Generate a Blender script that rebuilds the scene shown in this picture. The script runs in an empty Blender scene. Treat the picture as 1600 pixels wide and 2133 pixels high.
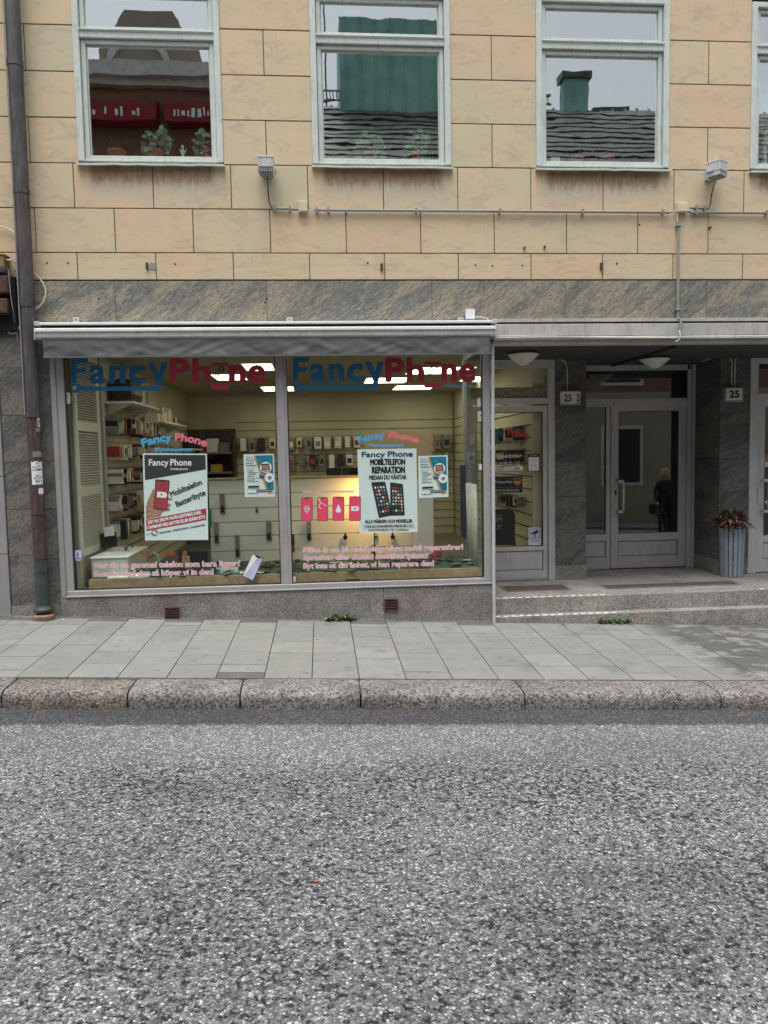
import bpy, bmesh, math, random
from math import sin, cos, pi, radians
from mathutils import Vector, Matrix, noise
random.seed(11)
S = bpy.context.scene
COL = S.collection

# ------------------------------------------------------------------ camera, sky, sun, exposure
FPX, CX, CY = 1602.0, 800.0, 1066.5           # focal length and centre of the 1600x2133 photograph
PIT, YAW, ROLL = radians(4.32), radians(4.62), radians(-1.08)
CAMD, CAMH = 7.7, 1.693
def _basis():
    f = Vector((sin(YAW)*cos(PIT), cos(YAW)*cos(PIT), -sin(PIT)))
    r = Vector((cos(YAW), -sin(YAW), 0)); u = r.cross(f)
    return cos(ROLL)*r+sin(ROLL)*u, -sin(ROLL)*r+cos(ROLL)*u, f
CR, CU, CF = _basis()
CAM = Vector((0, -CAMD, CAMH))
cd = bpy.data.cameras.new('camera'); cam = bpy.data.objects.new('camera', cd); COL.objects.link(cam)
cam.matrix_world = Matrix(((CR.x, CU.x, -CF.x, CAM.x), (CR.y, CU.y, -CF.y, CAM.y), (CR.z, CU.z, -CF.z, CAM.z), (0, 0, 0, 1)))
cd.sensor_fit = 'HORIZONTAL'; cd.sensor_width = 36; cd.lens = 36*FPX/1600; cd.clip_end = 1000; cd.clip_start = 0.05
S.camera = cam
w = bpy.data.worlds.new('World'); S.world = w; w.use_nodes = True
nt = w.node_tree; bg = nt.nodes['Background']
sky = nt.nodes.new('ShaderNodeTexSky'); sky.sky_type = 'NISHITA'; sky.sun_disc = False
SUN_EL, SUN_AZ = radians(72), radians(200)
sky.sun_elevation = SUN_EL; sky.sun_rotation = SUN_AZ; sky.dust_density = 4.0; sky.air_density = 1.0; sky.ozone_density = 1.0
hs = nt.nodes.new('ShaderNodeHueSaturation'); hs.inputs['Saturation'].default_value = 0.30
nt.links.new(sky.outputs[0], hs.inputs['Color']); nt.links.new(hs.outputs[0], bg.inputs[0]); bg.inputs[1].default_value = 0.15
sd = bpy.data.lights.new('sun', 'SUN'); sd.energy = 0.9; sd.angle = radians(35); sd.color = (1, .975, .94)
so = bpy.data.objects.new('sun', sd); COL.objects.link(so)
sdir = Vector((cos(SUN_EL)*sin(SUN_AZ), cos(SUN_EL)*cos(SUN_AZ), sin(SUN_EL)))
so.rotation_euler = sdir.to_track_quat('Z', 'Y').to_euler(); so.location = (0, -6, 14)
S.view_settings.view_transform = 'Standard'; S.view_settings.look = 'None'; S.view_settings.gamma = 1
S.view_settings.exposure = 0.95
S.render.engine = 'CYCLES'
try:
    S.cycles.transparent_max_bounces = 16; S.cycles.max_bounces = 10
except Exception: pass

# ------------------------------------------------------------------ measuring helpers
def ray(px, py): return CF + CR*((px-CX)/FPX) - CU*((py-CY)/FPX)
def P(px, py, Y=0.0):                # the point of the vertical plane y=Y that stands at this spot of the photograph
    d = ray(px, py); return CAM + d*((Y-CAM.y)/d.y)
def G(px, py, z):
    d = ray(px, py); return CAM + d*((z-CAM.z)/d.z)
def pavz(x, y): return .031 - .0475*x + .02*y

# ------------------------------------------------------------------ objects
WM = {}
def tag(o, label, cat, group=None, kind=None):
    if label: o['label'] = label
    if cat: o['category'] = cat
    if group: o['group'] = group
    if kind: o['kind'] = kind
    return o
def link(o, parent=None):
    COL.objects.link(o)
    if parent is not None:
        o.parent = parent; o.matrix_parent_inverse = WM[parent].inverted()
    return o
def thing(name, loc, label, cat, group=None):
    o = bpy.data.objects.new(name, None); o.location = loc; o.empty_display_size = .1
    COL.objects.link(o); WM[o] = Matrix.Translation(Vector(loc)); return tag(o, label, cat, group)
def copy_tree(o, parent=None):
    c = o.copy(); COL.objects.link(c)
    if parent is not None: c.parent = parent
    for ch in list(o.children): copy_tree(ch, c)
    return c

class MB:
    def __init__(s): s.v = []; s.f = []; s.m = []; s.t = []; s.mi = 0; s.tone = .5
    def face(s, pts):
        n = len(s.v); s.v += [tuple(p) for p in pts]; s.f.append(tuple(range(n, n+len(pts)))); s.m.append(s.mi); s.t.append(s.tone)
    def addm(s, vs, fs):
        n = len(s.v); s.v += [tuple(p) for p in vs]
        for f in fs: s.f.append(tuple(n+i for i in f)); s.m.append(s.mi); s.t.append(s.tone)
    def box(s, x0, x1, y0, y1, z0, z1):
        if x0 > x1: x0, x1 = x1, x0
        if y0 > y1: y0, y1 = y1, y0
        if z0 > z1: z0, z1 = z1, z0
        vs = [(x, y, z) for z in (z0, z1) for y in (y0, y1) for x in (x0, x1)]
        s.addm(vs, [(0, 2, 3, 1), (4, 5, 7, 6), (0, 1, 5, 4), (2, 6, 7, 3), (0, 4, 6, 2), (1, 3, 7, 5)]); return s
    def obox(s, c, ax, ay, az):      # oriented box: centre and three half-axis vectors
        c = Vector(c); ax = Vector(ax); ay = Vector(ay); az = Vector(az)
        vs = [c+sx*ax+sy*ay+sz*az for sz in (-1, 1) for sy in (-1, 1) for sx in (-1, 1)]
        s.addm(vs, [(0, 2, 3, 1), (4, 5, 7, 6), (0, 1, 5, 4), (2, 6, 7, 3), (0, 4, 6, 2), (1, 3, 7, 5)]); return s
    def prism(s, pts, y0, y1):       # polygon of (x,z) extruded from y0 (front) to y1
        n = len(pts); vs = [(p[0], y0, p[1]) for p in pts]+[(p[0], y1, p[1]) for p in pts]
        s.addm(vs, [tuple(range(n)), tuple(range(2*n-1, n-1, -1))]+[(i, n+i, n+(i+1) % n, (i+1) % n) for i in range(n)]); return s
    def prismx(s, pts, x0, x1):      # polygon of (y,z) extruded along x
        n = len(pts); vs = [(x0, p[0], p[1]) for p in pts]+[(x1, p[0], p[1]) for p in pts]
        s.addm(vs, [tuple(range(n)), tuple(range(2*n-1, n-1, -1))]+[(i, n+i, n+(i+1) % n, (i+1) % n) for i in range(n)]); return s
    def tube(s, pts, r, n=10, r1=None):
        pts = [Vector(p) for p in pts]; rings = []; k = len(pts); up = None
        for i, p in enumerate(pts):
            a = pts[max(0, i-1)]; b = pts[min(k-1, i+1)]; d = (b-a).normalized()
            if up is None: up = Vector((0, 0, 1)) if abs(d.z) < .9 else Vector((1, 0, 0))
            x = d.cross(up).normalized(); y = x.cross(d).normalized(); up = y
            rr = r if r1 is None else r+(r1-r)*i/(k-1)
            rings.append([p+rr*(cos(2*pi*j/n)*x+sin(2*pi*j/n)*y) for j in range(n)])
        vs = [q for R in rings for q in R]; fs = []
        for i in range(k-1):
            for j in range(n): fs.append((i*n+j, i*n+(j+1) % n, (i+1)*n+(j+1) % n, (i+1)*n+j))
        fs.append(tuple(range(n-1, -1, -1))); fs.append(tuple((k-1)*n+j for j in range(n)))
        s.addm(vs, fs); return s
    def lathe(s, prof, c, n=24):     # prof: (r,z) list; closed at ends when r is 0
        c = Vector(c); vs = []; fs = []
        for r, z in prof:
            vs += [c+Vector((r*cos(2*pi*j/n), r*sin(2*pi*j/n), z)) for j in range(n)]
        for i in range(len(prof)-1):
            for j in range(n): fs.append((i*n+j, i*n+(j+1) % n, (i+1)*n+(j+1) % n, (i+1)*n+j))
        s.addm(vs, fs); return s
    def build(s, name, mats, parent=None, smooth=False, bevel=0, label=None, cat=None, group=None, kind=None, origin=True, merge=False):
        if not isinstance(mats, (list, tuple)): mats = [mats]
        me = bpy.data.meshes.new(name); vs = s.v; off = Vector((0, 0, 0))
        if parent is None and origin and vs:
            xs = [v[0] for v in vs]; ys = [v[1] for v in vs]; zs = [v[2] for v in vs]
            off = Vector(((min(xs)+max(xs))/2, (min(ys)+max(ys))/2, min(zs)))
        me.from_pydata([(v[0]-off.x, v[1]-off.y, v[2]-off.z) for v in vs], [], s.f)
        for m in mats: me.materials.append(m)
        me.polygons.foreach_set('material_index', s.m)
        at = me.attributes.new('tone', 'FLOAT', 'FACE'); at.data.foreach_set('value', s.t)
        bm = bmesh.new(); bm.from_mesh(me)
        if merge: bmesh.ops.remove_doubles(bm, verts=bm.verts, dist=1e-5)
        bmesh.ops.recalc_face_normals(bm, faces=bm.faces)
        if bevel:
            ed = [e for e in bm.edges if len(e.link_faces) == 2 and e.calc_face_angle(0) > .5]
            bmesh.ops.bevel(bm, geom=ed, offset=bevel, segments=2 if bevel > .004 else 1, affect='EDGES', clamp_overlap=True, profile=.6)
        bm.to_mesh(me); bm.free()
        if smooth:
            me.polygons.foreach_set('use_smooth', [True]*len(me.polygons))
            try: me.set_sharp_from_angle(angle=radians(40))
            except Exception: pass
        me.update()
        o = bpy.data.objects.new(name, me); o.location = off; link(o, parent)
        WM[o] = Matrix.Translation(off)
        return tag(o, label, cat, group, kind)

# ------------------------------------------------------------------ materials
class NB:                            # small node builder
    def __init__(s, name):
        m = bpy.data.materials.new(name); m.use_nodes = True; s.m = m; s.t = m.node_tree
        s.b = s.t.nodes['Principled BSDF']; s.out = s.t.nodes['Material Output']
        g = s.n('ShaderNodeNewGeometry'); s.pos = g.outputs['Position']
    def n(s, ty, **kw):
        x = s.t.nodes.new(ty)
        for k, v in kw.items(): setattr(x, k, v)
        return x
    def set(s, node, key, val):
        if isinstance(val, bpy.types.NodeSocket): s.t.links.new(val, node.inputs[key])
        else: node.inputs[key].default_value = val
    def map(s, rot=(0, 0, 0), sc=(1, 1, 1), loc=(0, 0, 0), src=None):
        x = s.n('ShaderNodeMapping'); s.set(x, 'Vector', src or s.pos)
        x.inputs['Rotation'].default_value = rot; x.inputs['Scale'].default_value = sc; x.inputs['Location'].default_value = loc; return x.outputs[0]
    def noise(s, sc, det=4, rough=.5, vec=None, dist=0):
        x = s.n('ShaderNodeTexNoise'); s.set(x, 'Vector', vec or s.pos); x.inputs['Scale'].default_value = sc
        x.inputs['Detail'].default_value = det; x.inputs['Roughness'].default_value = rough; x.inputs['Distortion'].default_value = dist; return x.outputs[0]
    def vor(s, sc, feat='F1', vec=None, out=0, rnd=1):
        x = s.n('ShaderNodeTexVoronoi', feature=feat); s.set(x, 'Vector', vec or s.pos); x.inputs['Scale'].default_value = sc
        x.inputs['Randomness'].default_value = rnd; return x.outputs[out]
    def ramp(s, fac, stops, interp='LINEAR'):
        x = s.n('ShaderNodeValToRGB'); s.set(x, 'Fac', fac); r = x.color_ramp; r.interpolation = interp
        while len(r.elements) < len(stops): r.elements.new(.5)
        for e, (p, c) in zip(r.elements, stops):
            e.position = p; e.color = (c, c, c, 1) if not hasattr(c, '__len__') else (*c, 1)
        return x.outputs[0]
    def mix(s, fac, a, b, mode='MIX'):
        x = s.n('ShaderNodeMix', data_type='RGBA', blend_type=mode); x.clamp_factor = True
        for i, v in ((0, fac), (6, a), (7, b)):
            if isinstance(v, bpy.types.NodeSocket): s.t.links.new(v, x.inputs[i])
            elif i == 0: x.inputs[0].default_value = v
            else: x.inputs[i].default_value = (*v, 1) if hasattr(v, '__len__') else (v, v, v, 1)
        return x.outputs[2]
    def math(s, op, a, b=0.0, c=None):
        x = s.n('ShaderNodeMath', operation=op); s.set(x, 0, a); s.set(x, 1, b)
        if c is not None: s.set(x, 2, c)
        return x.outputs[0]
    def xyz(s):
        x = s.n('ShaderNodeSeparateXYZ'); s.set(x, 0, s.pos); return x.outputs
    def tone(s):
        x = s.n('ShaderNodeAttribute'); x.attribute_name = 'tone'; return x.outputs['Fac']
    def rng(s, v, a, b, c=0, d=1):
        x = s.n('ShaderNodeMapRange'); s.set(x, 0, v); x.inputs[1].default_value = a; x.inputs[2].default_value = b
        x.inputs[3].default_value = c; x.inputs[4].default_value = d; return x.outputs[0]
    def bump(s, h, st=.3, dist=.005):
        x = s.n('ShaderNodeBump'); s.set(x, 'Height', h); x.inputs['Strength'].default_value = st; x.inputs['Distance'].default_value = dist
        s.t.links.new(x.outputs[0], s.b.inputs['Normal'])
    def fin(s, col=None, rough=.7, metal=0, spec=.5):
        if col is not None:
            if isinstance(col, bpy.types.NodeSocket): s.t.links.new(col, s.b.inputs['Base Color'])
            else: s.b.inputs['Base Color'].default_value = (*col, 1)
        s.set(s.b, 'Roughness', rough); s.b.inputs['Metallic'].default_value = metal
        s.b.inputs['Specular IOR Level'].default_value = spec
        return s.m
def pm(name, c, rough=.6, var=.12, sc=6, metal=0, bump=0, bsc=60, spec=.5, dirt=None):
    b = NB(name); n = b.noise(sc, 5, .6)
    d = tuple(x*(1-2*var) for x in c); e = tuple(min(1, x*(1+var)) for x in c)
    col = b.ramp(n, [(.3, d), (.7, e)])
    if dirt:
        col = b.mix(b.ramp(b.noise(sc*2.3, 6, .65, b.map(sc=(3, 3, .6))), [(.52, 0), (.72, .75)]), col, dirt)
    if bump: b.bump(b.noise(bsc, 4, .6), bump, .003)
    return b.fin(col, rough, metal, spec)
def emit(name, c, st):
    b = NB(name); b.b.inputs['Emission Color'].default_value = (*c, 1); b.b.inputs['Emission Strength'].default_value = st
    return b.fin(c, .5)
def glass(name, base, tint=(1, 1, 1), wav=0.0, wsc=3, k=1.0, rough=0.0):
    b = NB(name); t = b.t
    tr = b.n('ShaderNodeBsdfTransparent'); tr.inputs[0].default_value = (*tint, 1)
    gl = b.n('ShaderNodeBsdfGlossy'); gl.inputs['Roughness'].default_value = rough; gl.inputs[0].default_value = (.93, 1, .98, 1)
    fr = b.n('ShaderNodeFresnel'); fr.inputs[0].default_value = 1.5
    f = b.math('MULTIPLY_ADD', fr.outputs[0], k, base); f = b.math('MINIMUM', f, .95)
    gm = b.n('ShaderNodeNewGeometry'); f = b.math('MULTIPLY', f, b.math('SUBTRACT', 1.0, gm.outputs['Backfacing']))      # one reflection per pane
    mx = b.n('ShaderNodeMixShader'); t.links.new(f, mx.inputs[0]); t.links.new(tr.outputs[0], mx.inputs[1]); t.links.new(gl.outputs[0], mx.inputs[2])
    if wav:
        bp = b.n('ShaderNodeBump'); bp.inputs['Strength'].default_value = wav; bp.inputs['Distance'].default_value = .01
        t.links.new(b.noise(wsc, 2, .5, b.map(sc=(1, 1, 2.2))), bp.inputs['Height']); t.links.new(bp.outputs[0], gl.inputs['Normal'])
    t.links.new(mx.outputs[0], b.out.inputs[0]); return b.m

def m_sandstone():
    b = NB('sandstone'); X, Yv, Z = b.xyz()
    tone = b.tone()
    base = b.ramp(tone, [(0, (.64, .475, .315)), (.25, (.65, .51, .33)), (.5, (.60, .51, .34)), (.75, (.67, .515, .335)), (1, (.57, .51, .355))])
    off = b.n('ShaderNodeVectorMath', operation='MULTIPLY_ADD'); b.set(off, 0, b.pos); off.inputs[1].default_value = (1, 1, 1)
    cmb = b.n('ShaderNodeCombineXYZ'); b.set(cmb, 0, b.math('MULTIPLY', tone, 37.0)); b.set(cmb, 1, b.math('MULTIPLY', tone, 91.0)); b.t.links.new(cmb.outputs[0], off.inputs[2])
    v = off.outputs[0]
    n1 = b.noise(2.2, 6, .62, v, .6)
    col = b.mix(b.ramp(n1, [(.44, 0), (.62, .6)]), base, (.53, .50, .355))
    n2 = b.noise(3.6, 7, .7, b.map(rot=(0, -.6, 0), sc=(1, 1, 2.2), src=v), 1.2)
    col = b.mix(b.ramp(n2, [(.52, 0), (.64, .6)]), col, (.46, .37, .29))
    n3 = b.noise(14, 6, .75, b.map(rot=(0, .5, 0), sc=(1, 1, 3), src=v), 2.0)
    col = b.mix(b.ramp(n3, [(.60, 0), (.72, .4)]), col, (.33, .24, .15))
    col = b.mix(b.ramp(b.noise(90, 3, .7), [(.3, .14), (.5, 0)]), col, (.3, .22, .14))
    crk = b.math('ABSOLUTE', b.math('SUBTRACT', b.noise(1.7, 7, .62, v, 1.6), .5))
    crm = b.math('MULTIPLY', b.ramp(crk, [(.0, 1), (.008, 0)]), b.ramp(b.noise(2.6, 3, .5, v), [(.50, 0), (.62, .45)]))
    col = b.mix(crm, col, (.30, .22, .15))
    # weathering below each window sill
    fx = b.math('FRACT', b.math('DIVIDE', b.math('ADD', X, 2.21+2.205*4), 2.205))
    mx = b.math('MULTIPLY', b.rng(fx, .035, .06), b.rng(fx, .585, .555))
    drip = b.noise(9, 6, .7, b.map(sc=(3.0, 1, .35)), .3)
    zt = b.math('ADD', Z, b.math('MULTIPLY_ADD', drip, .22, -.11))
    s1 = b.math('MULTIPLY', b.math('MULTIPLY', mx, b.rng(zt, 4.24, 4.33)), b.rng(Z, 4.5, 4.49))
    s1 = b.math('MULTIPLY', s1, b.ramp(b.noise(16, 6, .7, b.map(sc=(1.6, 1, .5))), [(.3, .55), (.6, 1)]))
    col = b.mix(s1, col, (.27, .18, .105))
    mx2 = b.math('MULTIPLY', b.rng(fx, -.0, .06), b.rng(fx, .62, .57))
    s2 = b.math('MULTIPLY', b.math('MULTIPLY', mx2, b.rng(Z, 4.12, 4.26)), b.math('LESS_THAN', Z, 4.5))
    s2 = b.math('MULTIPLY', s2, b.rng(zt, 4.37, 4.28))
    s2 = b.math('MULTIPLY', s2, b.ramp(b.noise(24, 6, .8), [(.38, 0), (.56, .85)]))
    col = b.mix(s2, col, (.47, .445, .375))
    # grime band over the signs' old fixing line
    s3 = b.math('MULTIPLY', b.math('LESS_THAN', Z, 3.72), b.ramp(b.noise(5, 5, .7, b.map(sc=(.7, 1, 6))), [(.52, 0), (.68, .4)]))
    col = b.mix(s3, col, (.36, .24, .15))
    b.bump(b.math('ADD', b.noise(45, 6, .7), b.math('MULTIPLY', n3, .6)), .35, .004)
    return b.fin(col, .85, spec=.25)
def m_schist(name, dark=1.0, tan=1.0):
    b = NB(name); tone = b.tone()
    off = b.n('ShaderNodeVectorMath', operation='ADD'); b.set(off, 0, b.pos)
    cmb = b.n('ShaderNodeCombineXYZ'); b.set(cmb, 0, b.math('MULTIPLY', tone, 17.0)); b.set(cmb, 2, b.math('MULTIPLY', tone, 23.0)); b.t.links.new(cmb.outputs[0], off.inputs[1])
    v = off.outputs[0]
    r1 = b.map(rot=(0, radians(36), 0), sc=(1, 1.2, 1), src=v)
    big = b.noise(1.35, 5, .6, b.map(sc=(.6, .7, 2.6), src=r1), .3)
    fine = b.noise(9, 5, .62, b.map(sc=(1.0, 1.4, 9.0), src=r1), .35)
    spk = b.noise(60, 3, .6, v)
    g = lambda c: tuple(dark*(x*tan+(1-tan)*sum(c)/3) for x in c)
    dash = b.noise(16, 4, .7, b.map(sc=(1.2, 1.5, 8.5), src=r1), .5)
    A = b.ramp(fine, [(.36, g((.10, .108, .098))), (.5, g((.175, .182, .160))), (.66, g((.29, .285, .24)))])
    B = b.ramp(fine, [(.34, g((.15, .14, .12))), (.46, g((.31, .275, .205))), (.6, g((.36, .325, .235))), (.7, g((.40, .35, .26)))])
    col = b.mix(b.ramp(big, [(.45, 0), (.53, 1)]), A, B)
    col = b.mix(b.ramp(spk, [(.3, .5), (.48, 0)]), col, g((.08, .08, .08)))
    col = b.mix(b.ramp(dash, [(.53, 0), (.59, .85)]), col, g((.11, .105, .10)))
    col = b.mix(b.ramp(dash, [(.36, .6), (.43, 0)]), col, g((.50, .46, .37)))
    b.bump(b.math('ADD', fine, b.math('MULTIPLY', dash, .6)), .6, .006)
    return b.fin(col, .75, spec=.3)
def m_granite(name, lo, mid, hi, pink=.5, sc=150, dk=None, rough=.8, bmp=.35):
    b = NB(name); v = b.vor(sc, out=1); x = b.n('ShaderNodeSeparateColor'); b.set(x, 0, v)
    n = b.noise(sc*.6, 4, .8); m = b.math('ADD', b.math('MULTIPLY', x.outputs[0], .5), b.math('MULTIPLY', n, .5))
    col = b.ramp(m, [(.22, lo), (.45, mid), (.72, hi)])
    p = b.ramp(b.noise(1.7, 4, .6), [(.53, 0), (.66, pink)])
    col = b.mix(p, col, b.mix(1, col, (1.0, .68, .62), 'MULTIPLY'))
    big = b.ramp(b.noise(3, 5, .6), [(.35, .72), (.65, 1.08)]); col = b.mix(1, col, big, 'MULTIPLY')
    if dk:
        t = b.tone(); col = b.mix(b.rng(t, .45, .1), col, b.mix(1, col, dk, 'MULTIPLY'))
    b.bump(b.math('ADD', b.noise(sc*.5, 4, .7), b.noise(18, 4, .6)), bmp, .006)
    return b.fin(col, rough, spec=.35)
def m_slab():
    b = NB('concrete_slab'); t = b.tone(); X, Yv, Z = b.xyz()
    n = b.noise(7, 6, .65)
    col = b.ramp(n, [(.3, (.205, .21, .195)), (.7, (.265, .268, .245))])
    col = b.mix(1, col, b.ramp(t, [(0, .45), (.12, .47), (.14, .9), (1, 1.1)]), 'MULTIPLY')
    col = b.mix(b.ramp(b.noise(1.6, 5, .6), [(.45, 0), (.7, .4)]), col, (.215, .215, .245))
    # darker worn patches on the right
    reg = b.rng(X, 3.22, 3.45)
    pt = b.ramp(b.noise(3.2, 7, .72, b.map(sc=(1, 1.6, 1)), .4), [(.455, 0), (.48, 1)])
    col = b.mix(b.math('MULTIPLY', b.math('MULTIPLY', reg, pt), .85), col, (.085, .082, .075))
    # spots of gum and drips
    v = b.vor(5.5, out=0, vec=b.map(sc=(1, 1.2, 1))); sp = b.ramp(b.math('ADD', v, b.math('MULTIPLY', b.noise(20, 4, .7), .16)), [(.17, 1), (.195, 0)])
    col = b.mix(b.math('MULTIPLY', sp, .7), col, (.095, .095, .10))
    dp = b.ramp(b.math('ADD', b.math('MULTIPLY', b.noise(2.3, 6, .7), .7), b.math('MULTIPLY', b.noise(14, 5, .7), .3)), [(.555, 0), (.60, .5)]); col = b.mix(dp, col, (.13, .13, .13))
    col = b.mix(b.ramp(b.noise(160, 2, .7), [(.35, .35), (.55, 0)]), col, (.17, .17, .16))
    st = b.ramp(b.noise(30, 5, .7, b.map(sc=(.5, 2.5, 1))), [(.60, 0), (.72, .35)]); col = b.mix(st, col, (.15, .15, .15))
    b.bump(b.noise(120, 4, .7), .25, .003)
    return b.fin(col, .85, spec=.3)
def m_asphalt():
    b = NB('asphalt'); X, Yv, Z = b.xyz()
    wob = b.n('ShaderNodeVectorMath', operation='ADD'); b.set(wob, 0, b.pos)
    wn = b.n('ShaderNodeTexNoise'); wn.inputs['Scale'].default_value = 60; b.set(wn, 'Vector', b.pos)
    sc = b.n('ShaderNodeVectorMath', operation='SCALE'); b.set(sc, 0, wn.outputs[1]); sc.inputs['Scale'].default_value = .012; b.t.links.new(sc.outputs[0], wob.inputs[1])
    vc = b.vor(96, out=1, vec=wob.outputs[0]); x = b.n('ShaderNodeSeparateColor'); b.set(x, 0, vc)
    vd = b.vor(96, out=0, vec=wob.outputs[0]); v2 = b.vor(230, out=1); y = b.n('ShaderNodeSeparateColor'); b.set(y, 0, v2)
    stone = b.ramp(x.outputs[0], [(0, .10), (.35, .18), (.68, .265), (.86, .40), (1, .66)])
    gap = b.ramp(b.math('ADD', b.math('MULTIPLY', vd, 1.0), b.math('MULTIPLY', y.outputs[1], .1)), [(.50, 0), (.80, .8)])
    col = b.mix(gap, stone, (.075, .075, .077))
    col = b.mix(b.ramp(y.outputs[0], [(.1, .6), (.35, 0)]), col, (.08, .08, .082))
    # places where the binder shows between the chippings, mostly mid-lane
    big = b.noise(.9, 6, .68, b.map(sc=(.8, 1.3, 1)), .2)
    lane = b.math('MULTIPLY', b.rng(Yv, -3.0, -3.55), 1.0)
    dk = b.ramp(b.math('ADD', b.math('MULTIPLY', b.noise(32, 5, .7, b.map(sc=(1, 1.25, 1))), .86), b.math('MULTIPLY', big, .20)), [(.545, 0), (.575, 1)])
    track = b.math('MULTIPLY', b.rng(Yv, -3.0, -3.4), b.rng(Yv, -4.1, -3.7))
    dk = b.math('MULTIPLY', dk, b.math('ADD', b.math('MULTIPLY', lane, 1.0), b.math('MULTIPLY', track, .5)))
    thr = b.ramp(x.outputs[1], [(.4, 1), (.85, .3)])
    col = b.mix(b.math('MULTIPLY', dk, thr), col, (.016, .016, .018))
    # newer dark strip along the kerb
    ed = b.rng(b.math('ADD', Yv, b.math('MULTIPLY_ADD', b.noise(5, 5, .7), .16, -.08)), -2.62, -2.56)
    col = b.mix(b.math('MULTIPLY', ed, .85), col, b.mix(1, col, (.24, .24, .25), 'MULTIPLY'))
    col = b.mix(1, col, b.ramp(b.noise(.7, 4, .55, b.map(sc=(.5, 1.5, 1))), [(.36, .80), (.62, 1.08)]), 'MULTIPLY')
    b.bump(b.math('SUBTRACT', 1.0, vd), .55, .006)
    return b.fin(col, .8, spec=.35)

M = {}
M['sand'] = m_sandstone(); M['joint'] = pm('joint_mortar', (.135, .12, .085), .95, .2, 20)
M['schist'] = m_schist('schist'); M['schist_shaded'] = m_schist('schist_recess_shade', .5, .25); M['schist3'] = m_schist('schist_grey', .62, .35)  # entrance piers: same stone darkened, the recess shade put into its colour
M['granite'] = m_granite('granite_plinth', (.10, .10, .095), (.19, .185, .18), (.33, .32, .30), .5, 140)
M['granite_step'] = m_granite('granite_step', (.13, .13, .12), (.24, .24, .22), (.42, .41, .37), .45, 120)
M['granite_kerb'] = m_granite('granite_kerb', (.045, .045, .042), (.165, .163, .157), (.32, .315, .30), .25, 85, (.93, .86, .80), .85, .8)
M['slab'] = m_slab(); M['asphalt'] = m_asphalt()
M['frame'] = pm('grey_painted_metal', (.34, .335, .34), .45, .05, 3, dirt=(.25, .25, .24))
M['frame_d'] = pm('silver_grey_door_paint', (.47, .465, .47), .4, .05, 3, dirt=(.33, .33, .32))
M['louvre'] = pm('grey_white_louvre_paint', (.50, .50, .46), .6, .04)
M['frame2'] = pm('pale_grey_painted_metal', (.50, .51, .52), .45, .05, 3, dirt=(.33, .33, .32))
M['mint'] = pm('mint_white_paint', (.56, .61, .57), .5, .05, 5, bump=.25, bsc=25, dirt=(.36, .38, .36))
M['gasket'] = pm('black_rubber', (.02, .02, .02), .6)
M['glass'] = glass('shop_glass', 0.0, (.97, .99, .965), k=.9)
M['glass_up'] = glass('window_glass', .31, (.88, .92, .90), rough=.007, wav=.04, wsc=2.0, k=1.0)
M['glass_door'] = glass('door_glass', .15, (.75, .78, .75), k=1.1)
M['pipe'] = pm('brown_zinc', (.085, .078, .080), .5, .2, 4, metal=.2, dirt=(.14, .13, .125))
M['pipe_red'] = pm('rust_brown_paint', (.06, .036, .032), .6, .15, 6, dirt=(.16, .15, .14))
M['pipe_green'] = pm('verdigris_iron', (.04, .06, .056), .6, .2, 8, dirt=(.12, .07, .05))
M['awn_fabric'] = pm('awning_fabric', (.13, .13, .14), .85, .08, 8, bump=.2, bsc=200)
M['alu'] = pm('aluminium', (.55, .56, .55), .4, .08, 8, metal=.25, dirt=(.3, .3, .29))
M['white_metal'] = pm('white_metal', (.78, .80, .79), .4, .04, 6)
M['fascia'] = pm('weathered_fascia', (.45, .445, .42), .6, .12, 3, dirt=(.25, .245, .225))
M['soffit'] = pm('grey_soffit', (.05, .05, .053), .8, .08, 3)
M['black'] = pm('black_plastic', (.015, .015, .016), .4)
M['dark'] = pm('dark_gap', (.012, .012, .012), .9)
M['white'] = pm('white_plastic', (.75, .76, .78), .4, .03)
M['cream'] = pm('cream_plastic', (.62, .58, .40), .5, .04)
M['cable_w'] = pm('white_cable', (.60, .57, .50), .5, .05)
M['cable_g'] = pm('grey_conduit', (.26, .275, .275), .45, .06)
M['rust'] = pm('rusty_iron', (.10, .05, .035), .85, .3, 20, bump=.5, bsc=60, dirt=(.03, .02, .018))
M['rustbox'] = pm('ochre_rusty_box', (.30, .20, .08), .8, .3, 15, dirt=(.07, .035, .02))
M['plaster'] = pm('smooth_grey_render', (.27, .265, .27), .8, .06, 2)
M['wallin'] = pm('shop_cream_wall', (.50, .46, .34), .7, .04, 3)
M['slatin'] = pm('shop_slat_panel', (.50, .46, .34), .6, .04, 3)
M['whitein'] = pm('white_melamine', (.74, .74, .70), .5, .03, 3)
M['ceil'] = pm('shop_ceiling', (.42, .38, .27), .8, .04)
M['floorin'] = pm('shop_floor', (.16, .14, .11), .5, .1)
M['panel'] = emit('ceiling_light_diffuser', (1, .93, .68), 3.0)
M['wood'] = pm('oak_strip', (.36, .26, .15), .5, .15, 12)
M['carpet'] = pm('green_carpet', (.035, .085, .05), .95, .15, 30, bump=.4, bsc=200)
M['mat_brown'] = pm('brown_coir', (.10, .07, .055), .95, .3, 40, bump=.8, bsc=150)
M['mat_steel'] = pm('mat_frame_steel', (.22, .22, .22), .5)
M['room'] = pm('dark_room', (.07, .065, .055), .9)
M['olive'] = pm('olive_wall', (.12, .12, .07), .8, .06)
M['lampglass'] = pm('opal_glass', (.62, .62, .56), .3, .03)
M['terracotta'] = pm('terracotta', (.42, .16, .08), .8, .12, 20)
M['clay'] = pm('weathered_clay', (.27, .17, .11), .85, .2, 15); M['soil'] = pm('soil', (.04, .03, .02), .95, .2, 60)
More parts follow.
